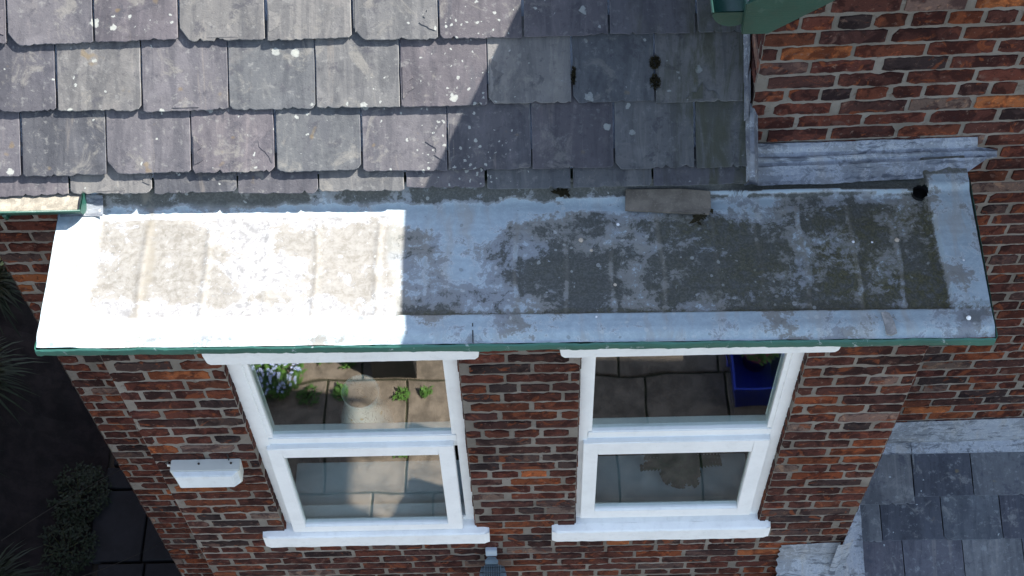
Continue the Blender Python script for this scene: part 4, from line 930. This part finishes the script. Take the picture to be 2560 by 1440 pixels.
# ------------------------------------------------------------------ loose things on the roof
M_OLDB = m_plain('weathered_board', (.155, .135, .11), .85, .35, 16)
P4 = [HZ(1564, 474, 5.45), HZ(1700, 472, 5.45), HZ(1776, 478, 5.45), HZ(1779, 512, 5.45), HZ(1774, 531, 5.44), HZ(1660, 526, 5.44), HZ(1563, 521, 5.44)]
mb = MB(); m = len(P4); bot = [Vector((p.x, p.y, 5.424 + .022 * sst(.36, .42, p.y))) for p in P4]; top = [b + Vector((0, 0, .006)) for b in bot]; mb.mesh(bot[::-1] + top[::-1], [tuple(range(m, 2 * m))] + [((i + 1) % m, i, m + i, m + (i + 1) % m)[::-1] for i in range(m)])
tag(mb.build('board_offcut', M_OLDB, None, .001, loc=tuple(bot[6])), 'flat weathered grey board offcut lying at the back of the lead roof', 'board')
random.seed(8)
def pebble(px, py, r, z, mat, label, name='pebble', cat='pebble', flat=.5, group=None):
    p = HZ(px, py, z); mb = MB(); vs = []; fs = []; n = 8; m = 5; sd = random.uniform(0, 99)
    for i in range(m + 1):
        th = math.pi * i / m
        for k in range(n):
            ph = 2 * math.pi * k / n; d = Vector((math.sin(th) * math.cos(ph), math.sin(th) * math.sin(ph), math.cos(th))); rr = r * (1 + .35 * mn.noise(d * 1.7 + Vector((sd, 0, 0)))); vs.append(Vector((p.x, p.y, z)) + Vector((d.x * rr, d.y * rr, d.z * rr * flat + r * flat * .7)))
    for i in range(m):
        for k in range(n): fs.append((i * n + k, (i + 1) * n + k, (i + 1) * n + (k + 1) % n, i * n + (k + 1) % n))
    mb.mesh(vs, fs); return tag(mb.build(name, mat, loc=(p.x, p.y, z)), label, cat, group)
M_TAN = m_plain('tan_stone', (.50, .42, .33), .9); M_PALE = m_plain('pale_stone', (.72, .74, .76), .9)
ZT = 5.418
for (x, y, r, m_, lb) in ((1452, 602, .0085, M_TAN, 'tan mortar crumb in the middle of the lead roof, the larger of the middle pair'), (1478, 627, .0055, M_TAN, 'tan mortar crumb just below the larger crumb in the roof middle'), (1545, 562, .006, M_PALE, 'white crumb on the lead roof below the board offcut'),
                          (1538, 713, .006, M_TAN, 'tan crumb near the front border, centre of the lead roof'), (2242, 601, .0085, M_TAN, 'squarish tan crumb on the lead roof near its right border'), (2180, 606, .004, M_PALE, 'pale crumb left of the squarish one near the right border'),
                          (2133, 605, .005, M_PALE, 'leftmost pale crumb of the row near the right border'), (2409, 651, .004, M_PALE, 'tiny white crumb on the right lead border'), (1491, 793, .004, M_PALE, 'tiny white crumb on the front lead border')):
    pebble(x, y, r, ZT if m_ is M_TAN or y < 640 and x < 2300 else 5.433, m_, lb, 'crumb', 'crumb', .55, 'mortar crumbs on the lead roof')
M_MOSS = m_plain('dark_moss', (.030, .024, .009), .95, .5, 60)
def moss(px, py, rx, ry, lb, on_roof=True):
    p = hit(px, py, RN, (0, EY, EZ + .018)) if on_roof else HZ(px, py, 5.42); mb = MB()
    for _ in range(260):
        a = random.uniform(0, 6.28); rr = random.random() ** .5; q = p + Vector((rx * rr * math.cos(a), ry * rr * math.sin(a) * .8, ry * rr * math.sin(a) * .62 if on_roof else 0)); blade(mb, q, rdir(1.2), .010, .004, .2, 2)
    o = mb.build('moss_tuft', M_MOSS, loc=tuple(p)); tag(o, lb, 'moss', 'dark moss tufts between the slates')
moss(1637, 158, .017, .022, 'dark moss tuft in the slate joint, upper of the two'); moss(1637, 207, .017, .026, 'dark moss tuft in the slate joint, lower of the two'); moss(1434, 190, .005, .03, 'thin dark moss line in the slate joint to their left')
mb = MB(); p = HZ(1748, 540, 5.42)
for _ in range(60):
    t = random.random(); q = Vector((p.x - .018 + .05 * t + random.uniform(-.012, .012), p.y - .02 + .05 * t + random.uniform(-.01, .01), 5.424)); blade(mb, q, rdir(.3), random.uniform(.012, .028), .012, .2, 2)
tag(mb.build('leaf_litter', M_MOSS, loc=(p.x, p.y, 5.42)), 'small heap of dark rotted leaves beside the board offcut', 'leaves')
mb = MB(); p = HZ(1405, 482, 5.45)
for _ in range(26): blade(mb, Vector((p.x + random.uniform(-.022, .022), p.y + random.uniform(-.008, .008), p.z + .002)), rdir(.3), .022, .010, .2, 2)
tag(mb.build('leaf_litter', M_MOSS, loc=tuple(p)), 'tiny scrap of dark leaf at the slate edge left of the board', 'leaves')
